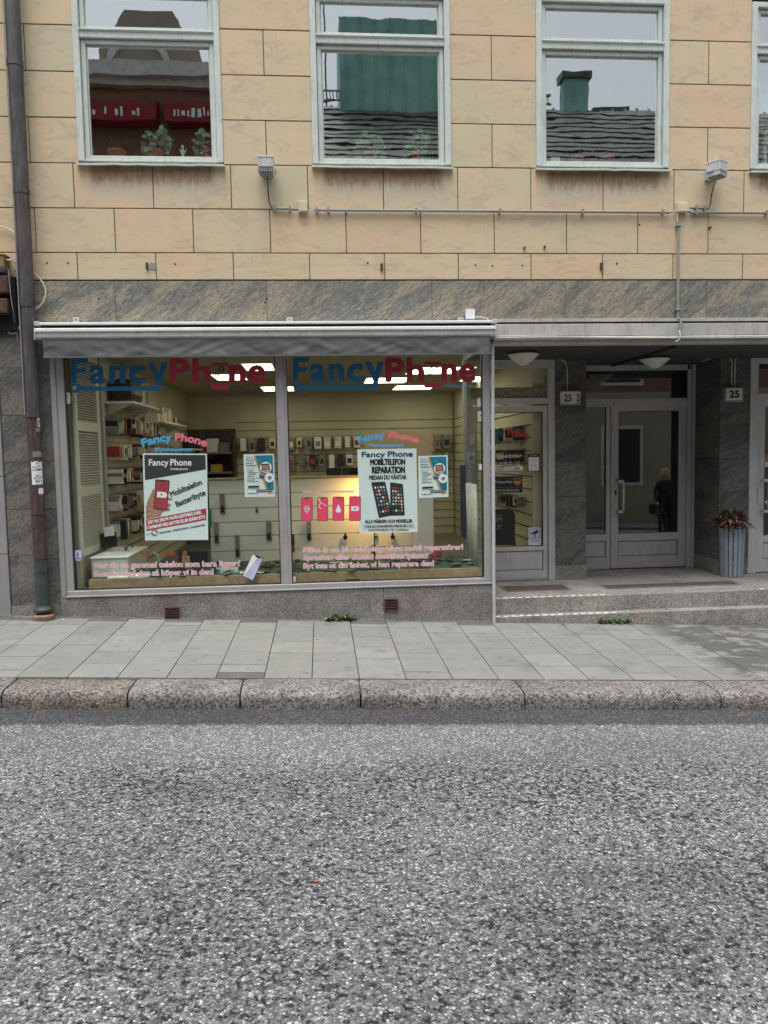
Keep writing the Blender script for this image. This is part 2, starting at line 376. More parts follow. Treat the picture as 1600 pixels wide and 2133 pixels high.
M['leaf'] = pm('green_leaf', (.10, .21, .08), .45, .35, 12)
M['leaf2'] = pm('pale_leaf', (.24, .36, .22), .45, .25, 12)
M['coinleaf'] = pm('coin_leaf', (.20, .34, .24), .45, .2, 12); M['coinleaf2'] = pm('coin_leaf_inner', (.09, .18, .08), .45, .2, 12)
M['leaf_dark'] = pm('dark_leaf', (.035, .07, .03), .5, .3, 15)
M['pinkleaf'] = pm('pink_leaf', (.62, .13, .20), .5, .35, 40)
M['maroon'] = pm('maroon_leaf', (.13, .035, .035), .5, .3, 40)
M['stem'] = pm('brown_stem', (.10, .07, .03), .7)
M['planter'] = pm('blue_grey_slats', (.25, .30, .34), .5, .06, 5, dirt=(.16, .19, .2))
M['paper'] = pm('pale_mint_paper', (.60, .74, .71), .6, .03, 4)
M['paperw'] = pm('white_paper', (.74, .76, .78), .6, .03, 4)
M['ink'] = pm('black_ink', (.02, .022, .025), .6)
M['inkgreen'] = pm('green_black_ink', (.028, .038, .035), .6)
M['inkred'] = pm('brick_red_ink', (.36, .045, .055), .6)
M['red'] = pm('bright_red', (.52, .03, .03), .5)
M['inkwhite'] = pm('white_ink', (.78, .80, .80), .6, .02)
M['vblue'] = pm('blue_vinyl', (.008, .15, .33), .5, .05)
M['vred'] = pm('crimson_vinyl', (.44, .035, .075), .5, .1)
M['sky_blue'] = pm('sky_blue_vinyl', (.08, .42, .72), .5, .04)
M['salmon'] = pm('salmon_vinyl', (.80, .20, .24), .5, .04)
M['pinktxt'] = pm('pink_vinyl', (.74, .26, .34), .5, .04)
M['pinkcard'] = pm('hot_pink_vinyl', (.76, .07, .16), .5, .04)
M['teal'] = pm('teal_ink', (.01, .20, .28), .5, .2, 20)
M['gold'] = pm('ochre_ink', (.50, .32, .08), .6)
M['skin'] = pm('printed_skin_tone', (.40, .21, .15), .6, .25, 30)
M['navy'] = pm('navy_ink', (.02, .035, .12), .6)
M['lilac'] = pm('lilac_screen', (.52, .56, .80), .3, .12, 6)
M['upsbrown'] = pm('brown_shield', (.12, .045, .02), .5)
M['orange'] = pm('orange', (.65, .20, .03), .5)
M['yellow'] = pm('amber', (.75, .42, .05), .5)
M['green'] = pm('green_plastic', (.02, .22, .11), .5)
M['kraft'] = pm('kraft_board', (.60, .44, .28), .8, .06)
M['grey'] = pm('mid_grey', (.22, .22, .22), .6)
M['curtain'] = pm('sheer_curtain', (.55, .57, .55), .9, .1, 8)
M['brick_op'] = pm('brown_brick', (.24, .125, .085), .85, .15, 5, bump=.3)
M['awnred'] = pm('red_awning', (.28, .02, .03), .8)
M['copper'] = pm('green_copper', (.28, .54, .47), .6, .15, 2, dirt=(.18, .38, .32))
M['tile'] = pm('dark_roof_tile', (.10, .11, .10), .5, .4, 5, dirt=(.17, .19, .18))
M['render_op'] = pm('beige_render', (.34, .29, .22), .85, .08, 1)
M['cornice'] = pm('white_cornice', (.62, .60, .56), .7)
M['dot'] = pm('white_marker_paint', (.82, .82, .76), .6, .05, 30)
M['sk_h'] = pm('skin', (.48, .27, .19), .5); M['hair'] = pm('blonde_hair', (.40, .22, .10), .6, .2, 30)
M['coat'] = pm('black_coat', (.02, .02, .024), .85); M['trous'] = pm('dark_trousers', (.025, .025, .03), .85)
M['frost'] = pm('patterned_film', (.26, .22, .17), .6, .35, 28)

# ------------------------------------------------------------------ lettering
_cache = {}
def glyphs(s, bold=0.0, sp=1.0):
    k = (s, bold, sp)
    if k in _cache: return _cache[k]
    c = bpy.data.curves.new('lettering_source', 'FONT'); c.body = s; c.size = 1; c.offset = bold; c.space_character = sp; c.resolution_u = 3; c.fill_mode = 'FRONT'
    o = bpy.data.objects.new('lettering_source', c); COL.objects.link(o)
    bpy.context.view_layer.update(); dg = bpy.context.evaluated_depsgraph_get()
    e = o.evaluated_get(dg); me = e.to_mesh()
    vs = [(v.co.x, v.co.y) for v in me.vertices]; fs = [tuple(p.vertices) for p in me.polygons]
    e.to_mesh_clear(); bpy.data.objects.remove(o); bpy.data.curves.remove(c)
    _cache[k] = (vs, fs); return vs, fs
_h = glyphs('H'); CAP = max(v[1] for v in _h[0])

class Dec:                            # flat artwork on the plane y=Y, given in photograph pixels
    def __init__(s, Y): s.Y = Y; s.mb = MB(); s.mats = []
    def use(s, m):
        if m not in s.mats: s.mats.append(m)
        s.mb.mi = s.mats.index(m)
    def poly(s, pts, m, L=1):
        s.use(M[m]); s.mb.face([P(x, y, s.Y-.0008*L) for x, y in pts])
    def rect(s, x0, y0, x1, y1, m, L=1, sl=0.0): s.poly([(x0, y0), (x1, y0+sl*(x1-x0)), (x1, y1+sl*(x1-x0)), (x0, y1)], m, L)
    def line(s, pts, wd, m, L=1):
        for (a, b), (c, d) in zip(pts, pts[1:]):
            l = math.hypot(c-a, d-b) or 1; nx, ny = -(d-b)/l*wd/2, (c-a)/l*wd/2; ex, ey = (c-a)/l*wd/2, (d-b)/l*wd/2
            s.poly([(a+nx-ex, b+ny-ey), (c+nx+ex, d+ny+ey), (c-nx+ex, d-ny+ey), (a-nx-ex, b-ny-ey)], m, L)
    def disc(s, cx, cy, rx, ry, m, L=1, n=24): s.poly([(cx+rx*cos(2*pi*i/n), cy+ry*sin(2*pi*i/n)) for i in range(n)], m, L)
    def ring(s, cx, cy, r0, r1, m, L=1, n=24, ky=1):
        for i in range(n):
            a, b = 2*pi*i/n, 2*pi*(i+1)/n
            s.poly([(cx+r0*cos(a), cy+ky*r0*sin(a)), (cx+r1*cos(a), cy+ky*r1*sin(a)), (cx+r1*cos(b), cy+ky*r1*sin(b)), (cx+r0*cos(b), cy+ky*r0*sin(b))], m, L)
    def text(s, t, x0, y0, x1, y1, h, m, L=2, bold=0.0, arc=None, sp=1.0, ref=None):
        vs, fs = glyphs(t, 0.0, sp); fat = bold*h/CAP; rv = vs      # bold: the same outline stamped around itself
        if ref is None:
            l_ = math.hypot(x1-x0, y1-y0); kx, ky = (x1-x0)/l_*fat, (y1-y0)/l_*fat
            x0 += kx+ky; y0 += ky-kx; x1 += ky-kx; y1 -= ky+kx; h -= 2*fat
        a = min(v[0] for v in rv); b = max(v[0] for v in rv); l = math.hypot(x1-x0, y1-y0); ex, ey = (x1-x0)/l, (y1-y0)/l
        s.use(M[m])
        for si, (ox, oy) in enumerate([(0, 0)]+([(fat*cos(k_*pi/4), fat*sin(k_*pi/4)) for k_ in range(8)] if fat > 0 else [])):
         out = []
         for vx, vy in vs:
            u = (vx-a)/(b-a); q = vy/CAP*h
            px = x0+(x1-x0)*u; py = y0+(y1-y0)*u; sl = 0
            if arc: t = 2*(px-arc[0])/(arc[1]-arc[0])-1; py += arc[2]*t*t; sl = 4*arc[2]*t/(arc[1]-arc[0])
            px += ey*q + sl*q*.8; py -= ex*q
            out.append(P(px+ox, py+oy, s.Y-.0008*L-.00006*si))
         s.mb.addm(out, fs)
    def outlined(s, t, x0, y0, x1, y1, h, m, mo, L=2, b0=.01, b1=.035, arc=None):
        s.text(t, x0, y0, x1, y1, h, mo, L, b1, arc, 1.0, 1); s.text(t, x0, y0, x1, y1, h, m, L+1, b0, arc, 1.0, 1)
    def build(s, name, parent=None, **kw): return s.mb.build(name, s.mats, parent, **kw)
def sheet(name, pts, Y, m, th=.0015, **kw):   # a sheet of paper or card on the plane y=Y
    q = [P(x, y, Y) for x, y in pts]
    b = MB(); b.prism([(p.x, p.z) for p in q], Y, Y+th); return b.build(name, M[m], **kw)

ORD = ['first', 'second', 'third', 'fourth', 'fifth', 'sixth', 'seventh', 'eighth', 'ninth', 'tenth', 'eleventh', 'twelfth', 'thirteenth', 'fourteenth', 'fifteenth', 'sixteenth', 'seventeenth', 'eighteenth', 'nineteenth', 'twentieth', 'twenty-first', 'twenty-second', 'twenty-third', 'twenty-fourth', 'twenty-fifth']

# ================================================================== GROUND
def strip(name, x0, x1, y0, y1, zf, m, kind='structure', n=1, label=None):
    b = MB()
    for i in range(n):
        a = x0+(x1-x0)*i/n; c = x0+(x1-x0)*(i+1)/n
        b.face([(a, y0, zf(a, y0)), (c, y0, zf(c, y0)), (c, y1, zf(c, y1)), (a, y1, zf(a, y1))])
    return b.build(name, m, kind=kind, origin=False)
KY = -2.26                                   # street face of the kerb
def roadz(x, y): return -.155 - .0475*(x-.4) + .012*(KY-y if y > -5.4 else KY+5.4+(y+5.4))
strip('ground', -150, 150, -150, 150, lambda x, y: -.9-.0475*x, pm('earth', (.16, .15, .13), .9), n=1)
strip('road', -40, 40, -8.55, KY+.03, lambda x, y: -.155-.0475*(x-.4)+.010*(KY-y), M['asphalt'])
def kerbstone(b, x0, x1, tone, y0=-1.93, y1=KY, zf=pavz, hh=.30, amp=.006, back=0.0):
    nx = max(6, int((x1-x0)/.04)); prof = []
    dy = y0-y1
    prof = [(y0-back, -.25), (y0-back, -.004), (y0-back-.02, .004), (y0-dy*.35, .006), (y0-dy*.7, .005), (y1+.045, .002), (y1+.018, -.010), (y1+.004, -.030), (y1, -.06), (y1-.001, -.09), (y1, -.12), (y1+.004, -hh)]
    vs = []; fs = []; b.tone = tone
    for i in range(nx+1):
        x = x0+(x1-x0)*i/nx; e = min(i, nx-i)*(x1-x0)/nx; rnd = max(0, .03-e)
        for (y, z) in prof:
            p = Vector((x, y, z)); d = noise.noise_vector(p*9+Vector((tone*50, 0, 0)))*amp + noise.noise_vector(p*40)*amp*.4
            yy = y+d.y+(rnd*.5 if y < y1+.05 else 0); zz = z+zf(x, y)+d.z*.8-(rnd*.35 if z > -.05 else 0)
            vs.append((x+(d.x if 0 < i < nx else 0), yy, zz))
    k = len(prof)
    for i in range(nx):
        for j in range(k-1): fs.append((i*k+j, i*k+j+1, (i+1)*k+j+1, (i+1)*k+j))
    fs.append(tuple(range(k))); fs.append(tuple(nx*k+j for j in range(k-1, -1, -1)))
    b.addm(vs, fs)
kb = MB(); bx = [P(x, 1470, KY).x for x in (-760, -330, 2, 265, 500, 752, 1095, 1505, 1760, 2150)]
bx = [-9.5, -8.2, -6.9, -5.6, -4.3, -3.2]+bx[2:8]+[4.6, 5.9, 7.1, 8.4, 9.6, 11]
bx = sorted(bx); bx[bx.index(bx[6])] = bx[6]
red = {P(2, 1470, KY).x}
for a, c in zip(bx, bx[1:]):
    t = .1 if abs(c-P(265, 1470, KY).x) < .01 else random.uniform(.5, .9)
    kerbstone(kb, a+.006, c-.006, t, back=.035 if t < .2 else .0 if random.random() < .6 else .01)
kb.build('kerb', M['granite_kerb'], smooth=True, kind='structure', origin=False)
MB().box(-40, 40, KY+.012, -1.9, -1.2, -1.19)
b = MB()
b.face([(-40, -2.2, pavz(-40, -2.2)-.03), (40, -2.2, pavz(40, -2.2)-.03), (40, .3, pavz(40, .3)-.03), (-40, .3, pavz(-40, .3)-.03)])
b.build('pavement_bed', pm('joint_sand', (.07, .065, .055), .95, .3, 50), kind='structure', origin=False)
# slabs
sb = MB(); SW = .362
k0 = int((-9.5+.832)/SW)
for k in range(k0, 33):
    x0 = -.832+SW*k; x1 = x0+SW; y = -1.925; rr = random.Random(k*7+3)
    ys = [-1.925]; first = rr.choice([.18, .36, .36, .55, .7])
    y = -1.925+first
    while y < -.10: ys.append(y); y += rr.choice([.36, .36, .72, .54])
    if ys[-1] > -.22: ys.pop()
    ys.append(-.045)
    if rr.random() < .2 or k in (0, -2, -4): ys.insert(-1, -.155)
    if k == 0: ys = [-1.925, -1.77]+[q for q in ys[1:] if q > -1.6]
    for i, (a, c) in enumerate(zip(ys, ys[1:])):
        sb.tone = rr.uniform(.2, 1)
        if c == -.045 and c-a < .12: sb.tone = rr.choice([.02, .05, .3])
        if k in (0, -4) and c == -.045: sb.tone = .02
        if i == 0 and k == 0: sb.tone = .04
        if 11 <= k and rr.random() < .35: sb.tone = min(sb.tone, .3)
        g = .0036; tl = rr.uniform(-.0012, .0012)
        X0, X1, Y0, Y1 = x0+g, x1-g, a+g, c-g
        if x0 < P(550, 1400, -1.9).x and a < -1.9: Y0 -= 0.0
        f = lambda x, y: pavz(x, y)+tl
        t = [(X0, Y0, f(X0, Y0)), (X1, Y0, f(X1, Y0)), (X1, Y1, f(X1, Y1)), (X0, Y1, f(X0, Y1))]
        dn = [(p[0], p[1], p[2]-.05) for p in t]
        sb.addm(t+dn, [(0, 1, 2, 3), (0, 4, 5, 1), (1, 5, 6, 2), (2, 6, 7, 3), (3, 7, 4, 0)])
# row of small setts along the wall
x = -9.0
while x < 1.70:
    l = random.uniform(.06, .15); sb.tone = random.choice([.9, .6, .3, .7]); o = random.uniform(-.008, .004)
    z0 = pavz(x, -.02)-.03
    sb.obox((x+l/2, -.020+o, z0+.018+random.uniform(-.004, .006)), (l/2-.004, 0, -.0475*l/2), (0, .019, 0), (0, 0, .016)); x += l
sb.build('pavement', M['slab'], kind='structure', origin=False, bevel=0)
# far pavement behind the camera
strip('far_kerb', -40, 40, -8.85, -8.55, lambda x, y: .0-.0475*x, M['granite_kerb'])
b = MB(); b.face([(-40, -8.55, -.2+1.9), (40, -8.55, -.2-1.9), (40, -8.55, 0-1.9), (-40, -8.55, 1.9)]); b.build('far_kerb_face', M['granite_kerb'], kind='structure', origin=False)
strip('far_pavement', -40, 40, -11.2, -8.85, lambda x, y: .004-.0475*x, M['slab'])

# ================================================================== THE BUILDING
BL = thing('apartment_building', (0, 0, 0), 'stone building with beige sandstone upper wall and grey schist around the phone shop', 'building')
XL, XR = -9.0, 11.0
WX = [(-2.21+2.205*k, -.855+2.205*k) for k in range(-3, 6)]     # upper windows
WZ0, WZ1 = 4.485, 6.12
zs = [P(550, y).z for y in (583, 527, 436, 344, 251, 157, 62)]
zs += [zs[-1]+.455*i for i in (1, 2, 3, 4)]
PI = .735
xE, xF, xG = P(641, 380).x, P(721, 480).x, P(645, 555).x
xm = P(549, 110).x
wall = MB(); jf = MB()
def per(x0, x1, ph, p): 
    k = math.ceil((x0-ph)/p); r = []
    while ph+k*p < x1: r.append(ph+k*p); k += 1
    return r
for i in range(len(zs)-1):
    z0, z1 = zs[i], zs[i+1]
    runs = [(XL, XR)]
    if z1 > WZ0+.05 and z0 < WZ1-.05:
        runs = []; a = XL
        for (u, v) in WX: runs.append((a, u)); a = v
        runs.append((a, XR))
    if i == 0: js = per(XL, XR, xG, PI)
    elif i == 1: js = per(XL, XR, xF, PI)
    elif i == 2: js = per(XL, XR, xE, PI)
    elif i in (3, 5): js = [xm+2.205*k for k in range(-4, 6)]
    else: js = []
    for (a, c) in runs:
        cuts = [a]+[j for j in js if a+.04 < j < c-.04]+[c]
        jf.box(a, c, .006, .24, z0, z1)
        for p, q in zip(cuts, cuts[1:]):
            wall.tone = random.random()
            l = .0045 if p != a or a == XL else 0; r = .0045 if q != c or c == XR else 0
            d = random.uniform(-.0015, .0015)
            wall.box(p+l, q-r, d, .1, z0+.005, z1-.005)
jf.build('mortar', M['joint'], BL)
W_ = wall.build('wall', M['sand'], BL, bevel=.003)
b = MB(); b.box(XL, XR, .245, .5, WZ1+1.75, WZ1+2.0); b.box(XL, XR, -.25, .24, zs[-1], zs[-1]+.18); b.build('eaves', M['cornice'], BL)
# schist band
ZB0, ZB1 = 3.012, P(800, 584).z
bb = MB(); bj = [XL, -6.4, -4.9, -3.4, P(240, 620).x, P(556, 620).x, P(900, 620).x, P(1177, 620).x, P(1472, 620).x, 5.45, 6.95, 8.45, 9.95, XR]
for p, q in zip(bj, bj[1:]): bb.tone = random.random(); bb.box(p+.0015, q-.0015, random.uniform(-.001, .001), .12, ZB0, ZB1-.004)
bb.build('schist_band', M['schist'], BL, bevel=.002)
# left pier of schist
pz = [P(60, y).z for y in (1262, 1158, 1061, 963, 865, 766)]+[ZB0-.002]
pb = MB()
for i in range(6):
    z0, z1 = pz[i], pz[i+1]
    for (p, q) in ((-3.045, -2.72), (-2.72, -2.572)): pb.tone = random.random(); pb.box(p+.002, q-.002, 0, .15, z0+.002, z1-.002)
pb.box(-9, -3.052, 0.0, .15, 2.45, ZB0-.002)
pb.build('schist_pier', M['schist3'], BL, bevel=.002)
b = MB()
for z0, z1 in ((-.2, P(10, 1155).z), (P(10, 1155).z+.006, P(10, 993).z), (P(10, 993).z+.006, 2.446)):
    b.box(-9, -3.05, -.012, .15, z0, z1)
b.build('rendered_pilaster', M['plaster'], BL, bevel=.004)
b = MB().box(-3.045, -2.50, .152, .3, -.2, ZB0); b.build('pier_core', M['joint'], BL)
# plinth under the shop window with its side return in the entrance
ZP = .355
b = MB(); b.box(-3.045, -1.1, -.004, .25, -.3, ZP-.075); b.build('plinth_block', M['granite'], BL)
b = MB(); b.box(-2.572, .60, -.022, .24, -.35, ZP); b.box(.603, 1.715, -.022, .24, -.35, ZP); b.box(1.50, 1.712, .24, 1.16, -.1, ZP); b.build('plinth', M['granite'], BL, bevel=.004)
for (px, py) in ((359, 1277), (815, 1259)):
    c = P(px, py, -.022); v = MB(); v.box(c.x-.062, c.x+.062, -.030, -.024, c.z-.055, c.z+.06); f = v.build('vent_grille', M['dark'], BL)
    v = MB()
    for k in range(5): v.box(c.x-.068, c.x+.068, -.046, -.031, c.z-.056+k*.026, c.z-.044+k*.026)
    v.box(c.x-.07, c.x-.060, -.044, -.030, c.z-.058, c.z+.062); v.box(c.x+.060, c.x+.07, -.044, -.030, c.z-.058, c.z+.062); v.build('slat', M['rust'], f)
# canopy over the entrances
ZS = 2.752
b = MB(); b.box(1.735, XR, -.075, 0.02, 2.835, 2.955); b.prismx([(-.075, 2.832), (-.105, 2.82), (-.105, 2.795), (-.075, 2.80)], 1.735, XR)
b.box(1.735, XR, -.07, .06, ZS+.002, 2.798)
b.build('canopy_fascia', M['fascia'], BL, bevel=.003)
b = MB(); b.box(1.735, XR, -.06, .0-.002, 2.978, 3.010); b.build('canopy_flashing', M['fascia'], BL)
b = MB(); b.box(1.735, XR, -.03, .1, 2.953, 2.98); b.build('canopy_shadow_gap', M['dark'], BL)
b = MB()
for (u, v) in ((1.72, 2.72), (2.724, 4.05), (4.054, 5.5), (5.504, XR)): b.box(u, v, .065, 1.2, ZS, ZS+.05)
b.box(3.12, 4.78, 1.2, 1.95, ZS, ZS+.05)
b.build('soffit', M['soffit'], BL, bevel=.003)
b = MB(); a1 = Vector((3.55, .06, ZS-.012)); a2 = Vector((2.95, 1.2, ZS-.012))
b.box(3.66, 3.70, .1, 1.8, ZS-.018, ZS-.001); b.build('soffit_batten', M['dark'], BL)
# piers in the entrance
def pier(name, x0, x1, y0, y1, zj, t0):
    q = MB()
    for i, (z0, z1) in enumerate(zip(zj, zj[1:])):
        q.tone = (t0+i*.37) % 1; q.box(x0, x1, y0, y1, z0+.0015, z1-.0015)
    o = q.build(name, M['schist_shaded'], BL, bevel=.002)
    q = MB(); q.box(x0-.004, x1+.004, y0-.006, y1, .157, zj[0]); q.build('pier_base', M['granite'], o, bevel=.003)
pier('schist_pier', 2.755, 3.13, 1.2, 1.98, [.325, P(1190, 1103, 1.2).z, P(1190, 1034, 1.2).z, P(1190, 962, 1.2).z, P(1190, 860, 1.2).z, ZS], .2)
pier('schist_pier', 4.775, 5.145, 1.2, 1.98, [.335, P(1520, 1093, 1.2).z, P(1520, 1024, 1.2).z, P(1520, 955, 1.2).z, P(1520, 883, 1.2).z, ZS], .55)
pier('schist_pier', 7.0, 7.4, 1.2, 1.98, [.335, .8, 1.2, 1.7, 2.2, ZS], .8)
b = MB(); b.box(2.70, 7.6, 1.985, 2.2, ZS+.05, 4.4); b.build('recess_wall', M['plaster'], BL)
# shop room
b = MB(); b.box(-2.62, -2.42, .16, 6.9, .1, 3.0); b.box(-2.42, 2.5, 6.75, 6.9, .1, 3.0); b.box(2.52, 2.70, 1.32, 6.9, .1, 3.0)
b.box(-2.62, -2.5, .02, .16, .1, 3.0)
b.build('shop_wall', M['wallin'], BL)
b = MB(); b.box(-2.6, 2.7, .25, 7.0, 2.84, 2.9); b.build('shop_ceiling', M['ceil'], BL)
b = MB(); b.box(-2.6, 1.5, .25, 1.2, .1, .17); b.box(-2.6, 2.7, 1.2, 7.0, .1, .17); b.build('shop_floor', M['floorin'], BL)
b = MB()   # grooves of the slatted wall lining, dark lines on three walls
for z in [.3+.155*k for k in range(14)]:
    b.box(-1.55, 2.5, 6.742, 6.748, z, z+.011)
    b.box(2.512, 2.519, 1.35, 6.74, z, z+.011); b.box(-2.419, -2.412, 1.15, 6.74, z, z+.011)
b.build('slat_grooves', pm('groove_shadow', (.07, .055, .03), .8), BL)
b = MB(); b.box(P(386, 950, 6.7).x, P(492, 950, 6.7).x, 6.70, 6.76, .17, P(440, 894, 6.7).z); b.build('back_room_opening', M['room'], BL)
b = MB(); b.box(-2.6, 2.7, .25, 2.7, 3.02, 3.06); b.box(-2.6,2.8,.12,.24,2.9,ZB0+.2); b.build('slab_edge', M['room'], BL)
# upper room behind the windows
b = MB(); b.box(XL, XR, .25, 4, 4.30, 4.40); b.box(XL, XR, .25, 4, 6.3, 6.4); b.box(XL, XR, 3.6, 3.8, 4.4, 6.3)
for x in (-3.5, -.43+2.2-2.2, 1.75, 3.98): b.box(x-.05, x+.05, .3, 3.6, 4.4, 6.3)
b.build('upper_room', M['room'], BL)
b = MB(); b.box(XL, XR, .25, 4, zs[-1]-.02, zs[-1]+.1); b.box(XL, XR, 8, 8.2, -.5, zs[-1]); b.box(XL, XL+.1, .25, 8, -.5, zs[-1]); b.box(XR-.1, XR, .25, 8, -.5, zs[-1]); b.box(XL, XR, 4, 8.2, zs[-1]-.02, zs[-1]+.1); b.build('roof', M['tile'], BL)
# ---- upper windows
def upper_window(x0, x1):
    z0, z1 = WZ0, WZ1; ZT = 5.665
    w = MB(); w.box(x0, x1, .17, .24, z0, z0+.02); W = w.build('window', M['mint'], BL)
    f = MB()
    for (a, c) in ((x0, x0+.058), (x1-.058, x1)): f.box(a, c, -.012, .16, z0+.022, z1)
    f.box(x0+.058, x1-.058, -.010, .16, z1-.05, z1)
    f.box(x0+.058, x1-.058, -.006, .15, ZT-.038, ZT+.022)
    f.box(x0+.058, x1-.058, .004, .16, z0+.022, z0+.045)
    f.box(x0+.058, x1-.058, -.022, -.006, ZT+.024, ZT+.040)
    f.build('frame', M['mint'], W, bevel=.006)
    s = MB()
    for (a, c, zz0, zz1) in ((x0+.062, x1-.062, z0+.048, ZT-.042), (x0+.062, x1-.062, ZT+.044, z1-.054)):
        t = .042
        s.box(a, a+t, .022, .09, zz0, zz1); s.box(c-t, c, .022, .09, zz0, zz1); s.box(a+t, c-t, .022, .09, zz1-t, zz1); s.box(a+t, c-t, .022, .09, zz0, zz0+.034)
        s.box(a+t, a+t+.012, .045, .08, zz0+.034, zz1-t); s.box(c-t-.012, c-t, .045, .08, zz0+.034, zz1-t); s.box(a+t, c-t, .045, .08, zz1-t-.016, zz1-t)
    s.build('sash', M['mint'], W, bevel=.004)
    g = MB(); g.box(x0+.1, x1-.1, .052, .058, z0+.08, ZT-.08); g.build('lower_pane', M['glass_up'], W)
    g = MB(); g.box(x0+.1, x1-.1, .052, .058, ZT+.08, z1-.09); g.build('upper_pane', M['glass_up'], W)
    q = MB(); n = 12; r = random.Random(int(x0*100)); zz = [z0-.006+r.uniform(-.004, .004) for _ in range(n+1)]
    for i in range(n):
        a = x0-.01+(x1-x0+.02)*i/n; c = x0-.01+(x1-x0+.02)*(i+1)/n
        q.addm([(a, -.055, zz[i]-.006), (c, -.055, zz[i+1]-.006), (c, .03, zz[i+1]+.014), (a, .03, zz[i]+.014), (a, -.055, zz[i]-.024), (c, -.055, zz[i+1]-.024), (c, .03, zz[i+1]-.008), (a, .03, zz[i]-.008)],
               [(0, 1, 2, 3), (4, 7, 6, 5), (0, 4, 5, 1), (2, 6, 7, 3)]+([(0, 3, 7, 4)] if i == 0 else [])+([(1, 5, 6, 2)] if i == n-1 else []))
    q.build('sill', M['mint'], W, merge=True)
    q = MB(); q.box(x0+.02, x1-.02, .105, .42, z0+.02, z0+.088); q.build('inner_sill', M['whitein'], W)
for (a, c) in WX: upper_window(a, c)

# ---- shop window
FR = M['frame']
sw = MB(); xl0, xl1 = -2.568, -2.44; xr0, xr1 = 1.640, 1.715; xm0, xm1 = P(573, 760, 0).x, P(596, 760, 0).x; zt = 2.86; zb = ZP
sw.box(xl0, xl0+.05, -.014, .10, zb-.0, zt); sw.box(xl0+.05, xl0+.062, -.006, .10, zb, zt); sw.box(xl0+.062, xl1, -.018, .10, zb+.03, zt)
sw.box(xr0, xr1, -.014, .10, zb, zt)
sw.box(xl1, xr0, -.014, .10, zt-.06, zt)
sw.box(xl0+.062, xr0, -.030, .09, zb+.004, zb+.055); sw.box(xl0+.05, xr1+.003, -.036, -.02, zb-.008, zb+.008)
SWF = sw.build('shop_window', FR, BL, bevel=.004)
b = MB(); b.box(xm0, xm1, -.016, .10, zb+.056, zt-.062); b.box(xm0+.03, xm1-.03, -.022, -.016, zb+.056, zt-.062); b.build('mullion', FR, SWF, bevel=.004)
b = MB()
for (a, c) in ((xl1, xm0), (xm1, xr0)):
    t = .010; b.box(a, a+t, .0, .06, zb+.056, zt-.06); b.box(c-t, c, .0, .06, zb+.056, zt-.06); b.box(a+t, c-t, .01, .06, zb+.056, zb+.062)
b.build('gasket', M['gasket'], SWF)
GY = .035
b = MB(); b.box(xl1+.01, xm0-.01, GY, GY+.008, zb+.06, zt-.06); b.build('pane', M['glass'], SWF)
b = MB(); b.box(xm1+.01, xr0-.01, GY, GY+.008, zb+.06, zt-.06); b.build('pane', M['glass'], SWF)
# side return into the entrance
b = MB(); b.box(1.655, 1.70, .11, .15, zb, zt); b.box(1.655, 1.70, 1.12, 1.19, .157, zt); b.box(1.655, 1.70, .15, 1.12, zb, zb+.05); b.box(1.655, 1.70, .15, 1.12, zt-.12, zt)
b.build('side_frame', FR, SWF, bevel=.003)
b = MB(); b.box(1.674, 1.682, .15, 1.12, zb+.05, zt-.12); b.build('side_pane', M['glass'], SWF)

# ---- doors: everything from frame down
def leaf(par, x0, x1, Y, z0, z1, st=.06, bot=.33, gz=None, panel=None, m='frame_d', glassm='glass_door'):
    """door leaf with stiles, rails, glass and lower panel"""
    gz0, gz1 = gz; pz0, pz1 = panel
    d = MB(); d.box(x0, x0+st, Y, Y+.05, z0, z1); d.box(x1-st, x1, Y, Y+.05, z0, z1)
    d.box(x0+st, x1-st, Y, Y+.05, gz1, z1); d.box(x0+st, x1-st, Y, Y+.05, pz1, gz0); d.box(x0+st, x1-st, Y, Y+.05, z0, pz0)
    D = d.build('door', M[m], par, bevel=.003)
    q = MB(); q.box(x0+st, x1-st, Y+.014, Y+.035, pz0, pz1); q.build('panel', M[m], D)
    q = MB(); g = .008; q.box(x0+st, x0+st+g, Y+.006, Y+.03, gz0, gz1); q.box(x1-st-g, x1-st, Y+.006, Y+.03, gz0, gz1); q.box(x0+st+g, x1-st-g, Y+.006, Y+.03, gz1-g, gz1); q.box(x0+st+g, x1-st-g, Y+.006, Y+.03, gz0, gz0+.005)
    q.box(x0+st, x1-st, Y+.008, Y+.013, pz0, pz0+.007); q.box(x0+st, x1-st, Y+.008, Y+.013, pz1-.007, pz1); q.box(x0+st, x0+st+.007, Y+.008, Y+.013, pz0, pz1); q.box(x1-st-.007, x1-st, Y+.008, Y+.013, pz0, pz1)
    q.build('gasket', M['gasket'], D)
    q = MB(); q.box(x0+st+g, x1-st-g, Y+.016, Y+.024, gz0+.005, gz1-g); q.build('pane', M[glassm], D)
    return D
def bar_handle(D, x, Y, z0, z1, m='alu', off=.045):
    h = MB(); h.box(x+off-.012, x+off+.012, Y-.085, Y-.06, z0, z1); h.box(x-.025, x+off+.012, Y-.085, Y-.06, z1-.035, z1); h.box(x-.025, x+off+.012, Y-.085, Y-.06, z0, z0+.035)
    h.box(x-.025, x+.005, Y-.06, Y, z1-.035, z1); h.box(x-.025, x+.005, Y-.06, Y, z0, z0+.035)
    return h.build('handle', M[m], D, bevel=.003)
Y1 = 1.22; z = lambda px, py, Y: P(px, py, Y).z; ST = .157
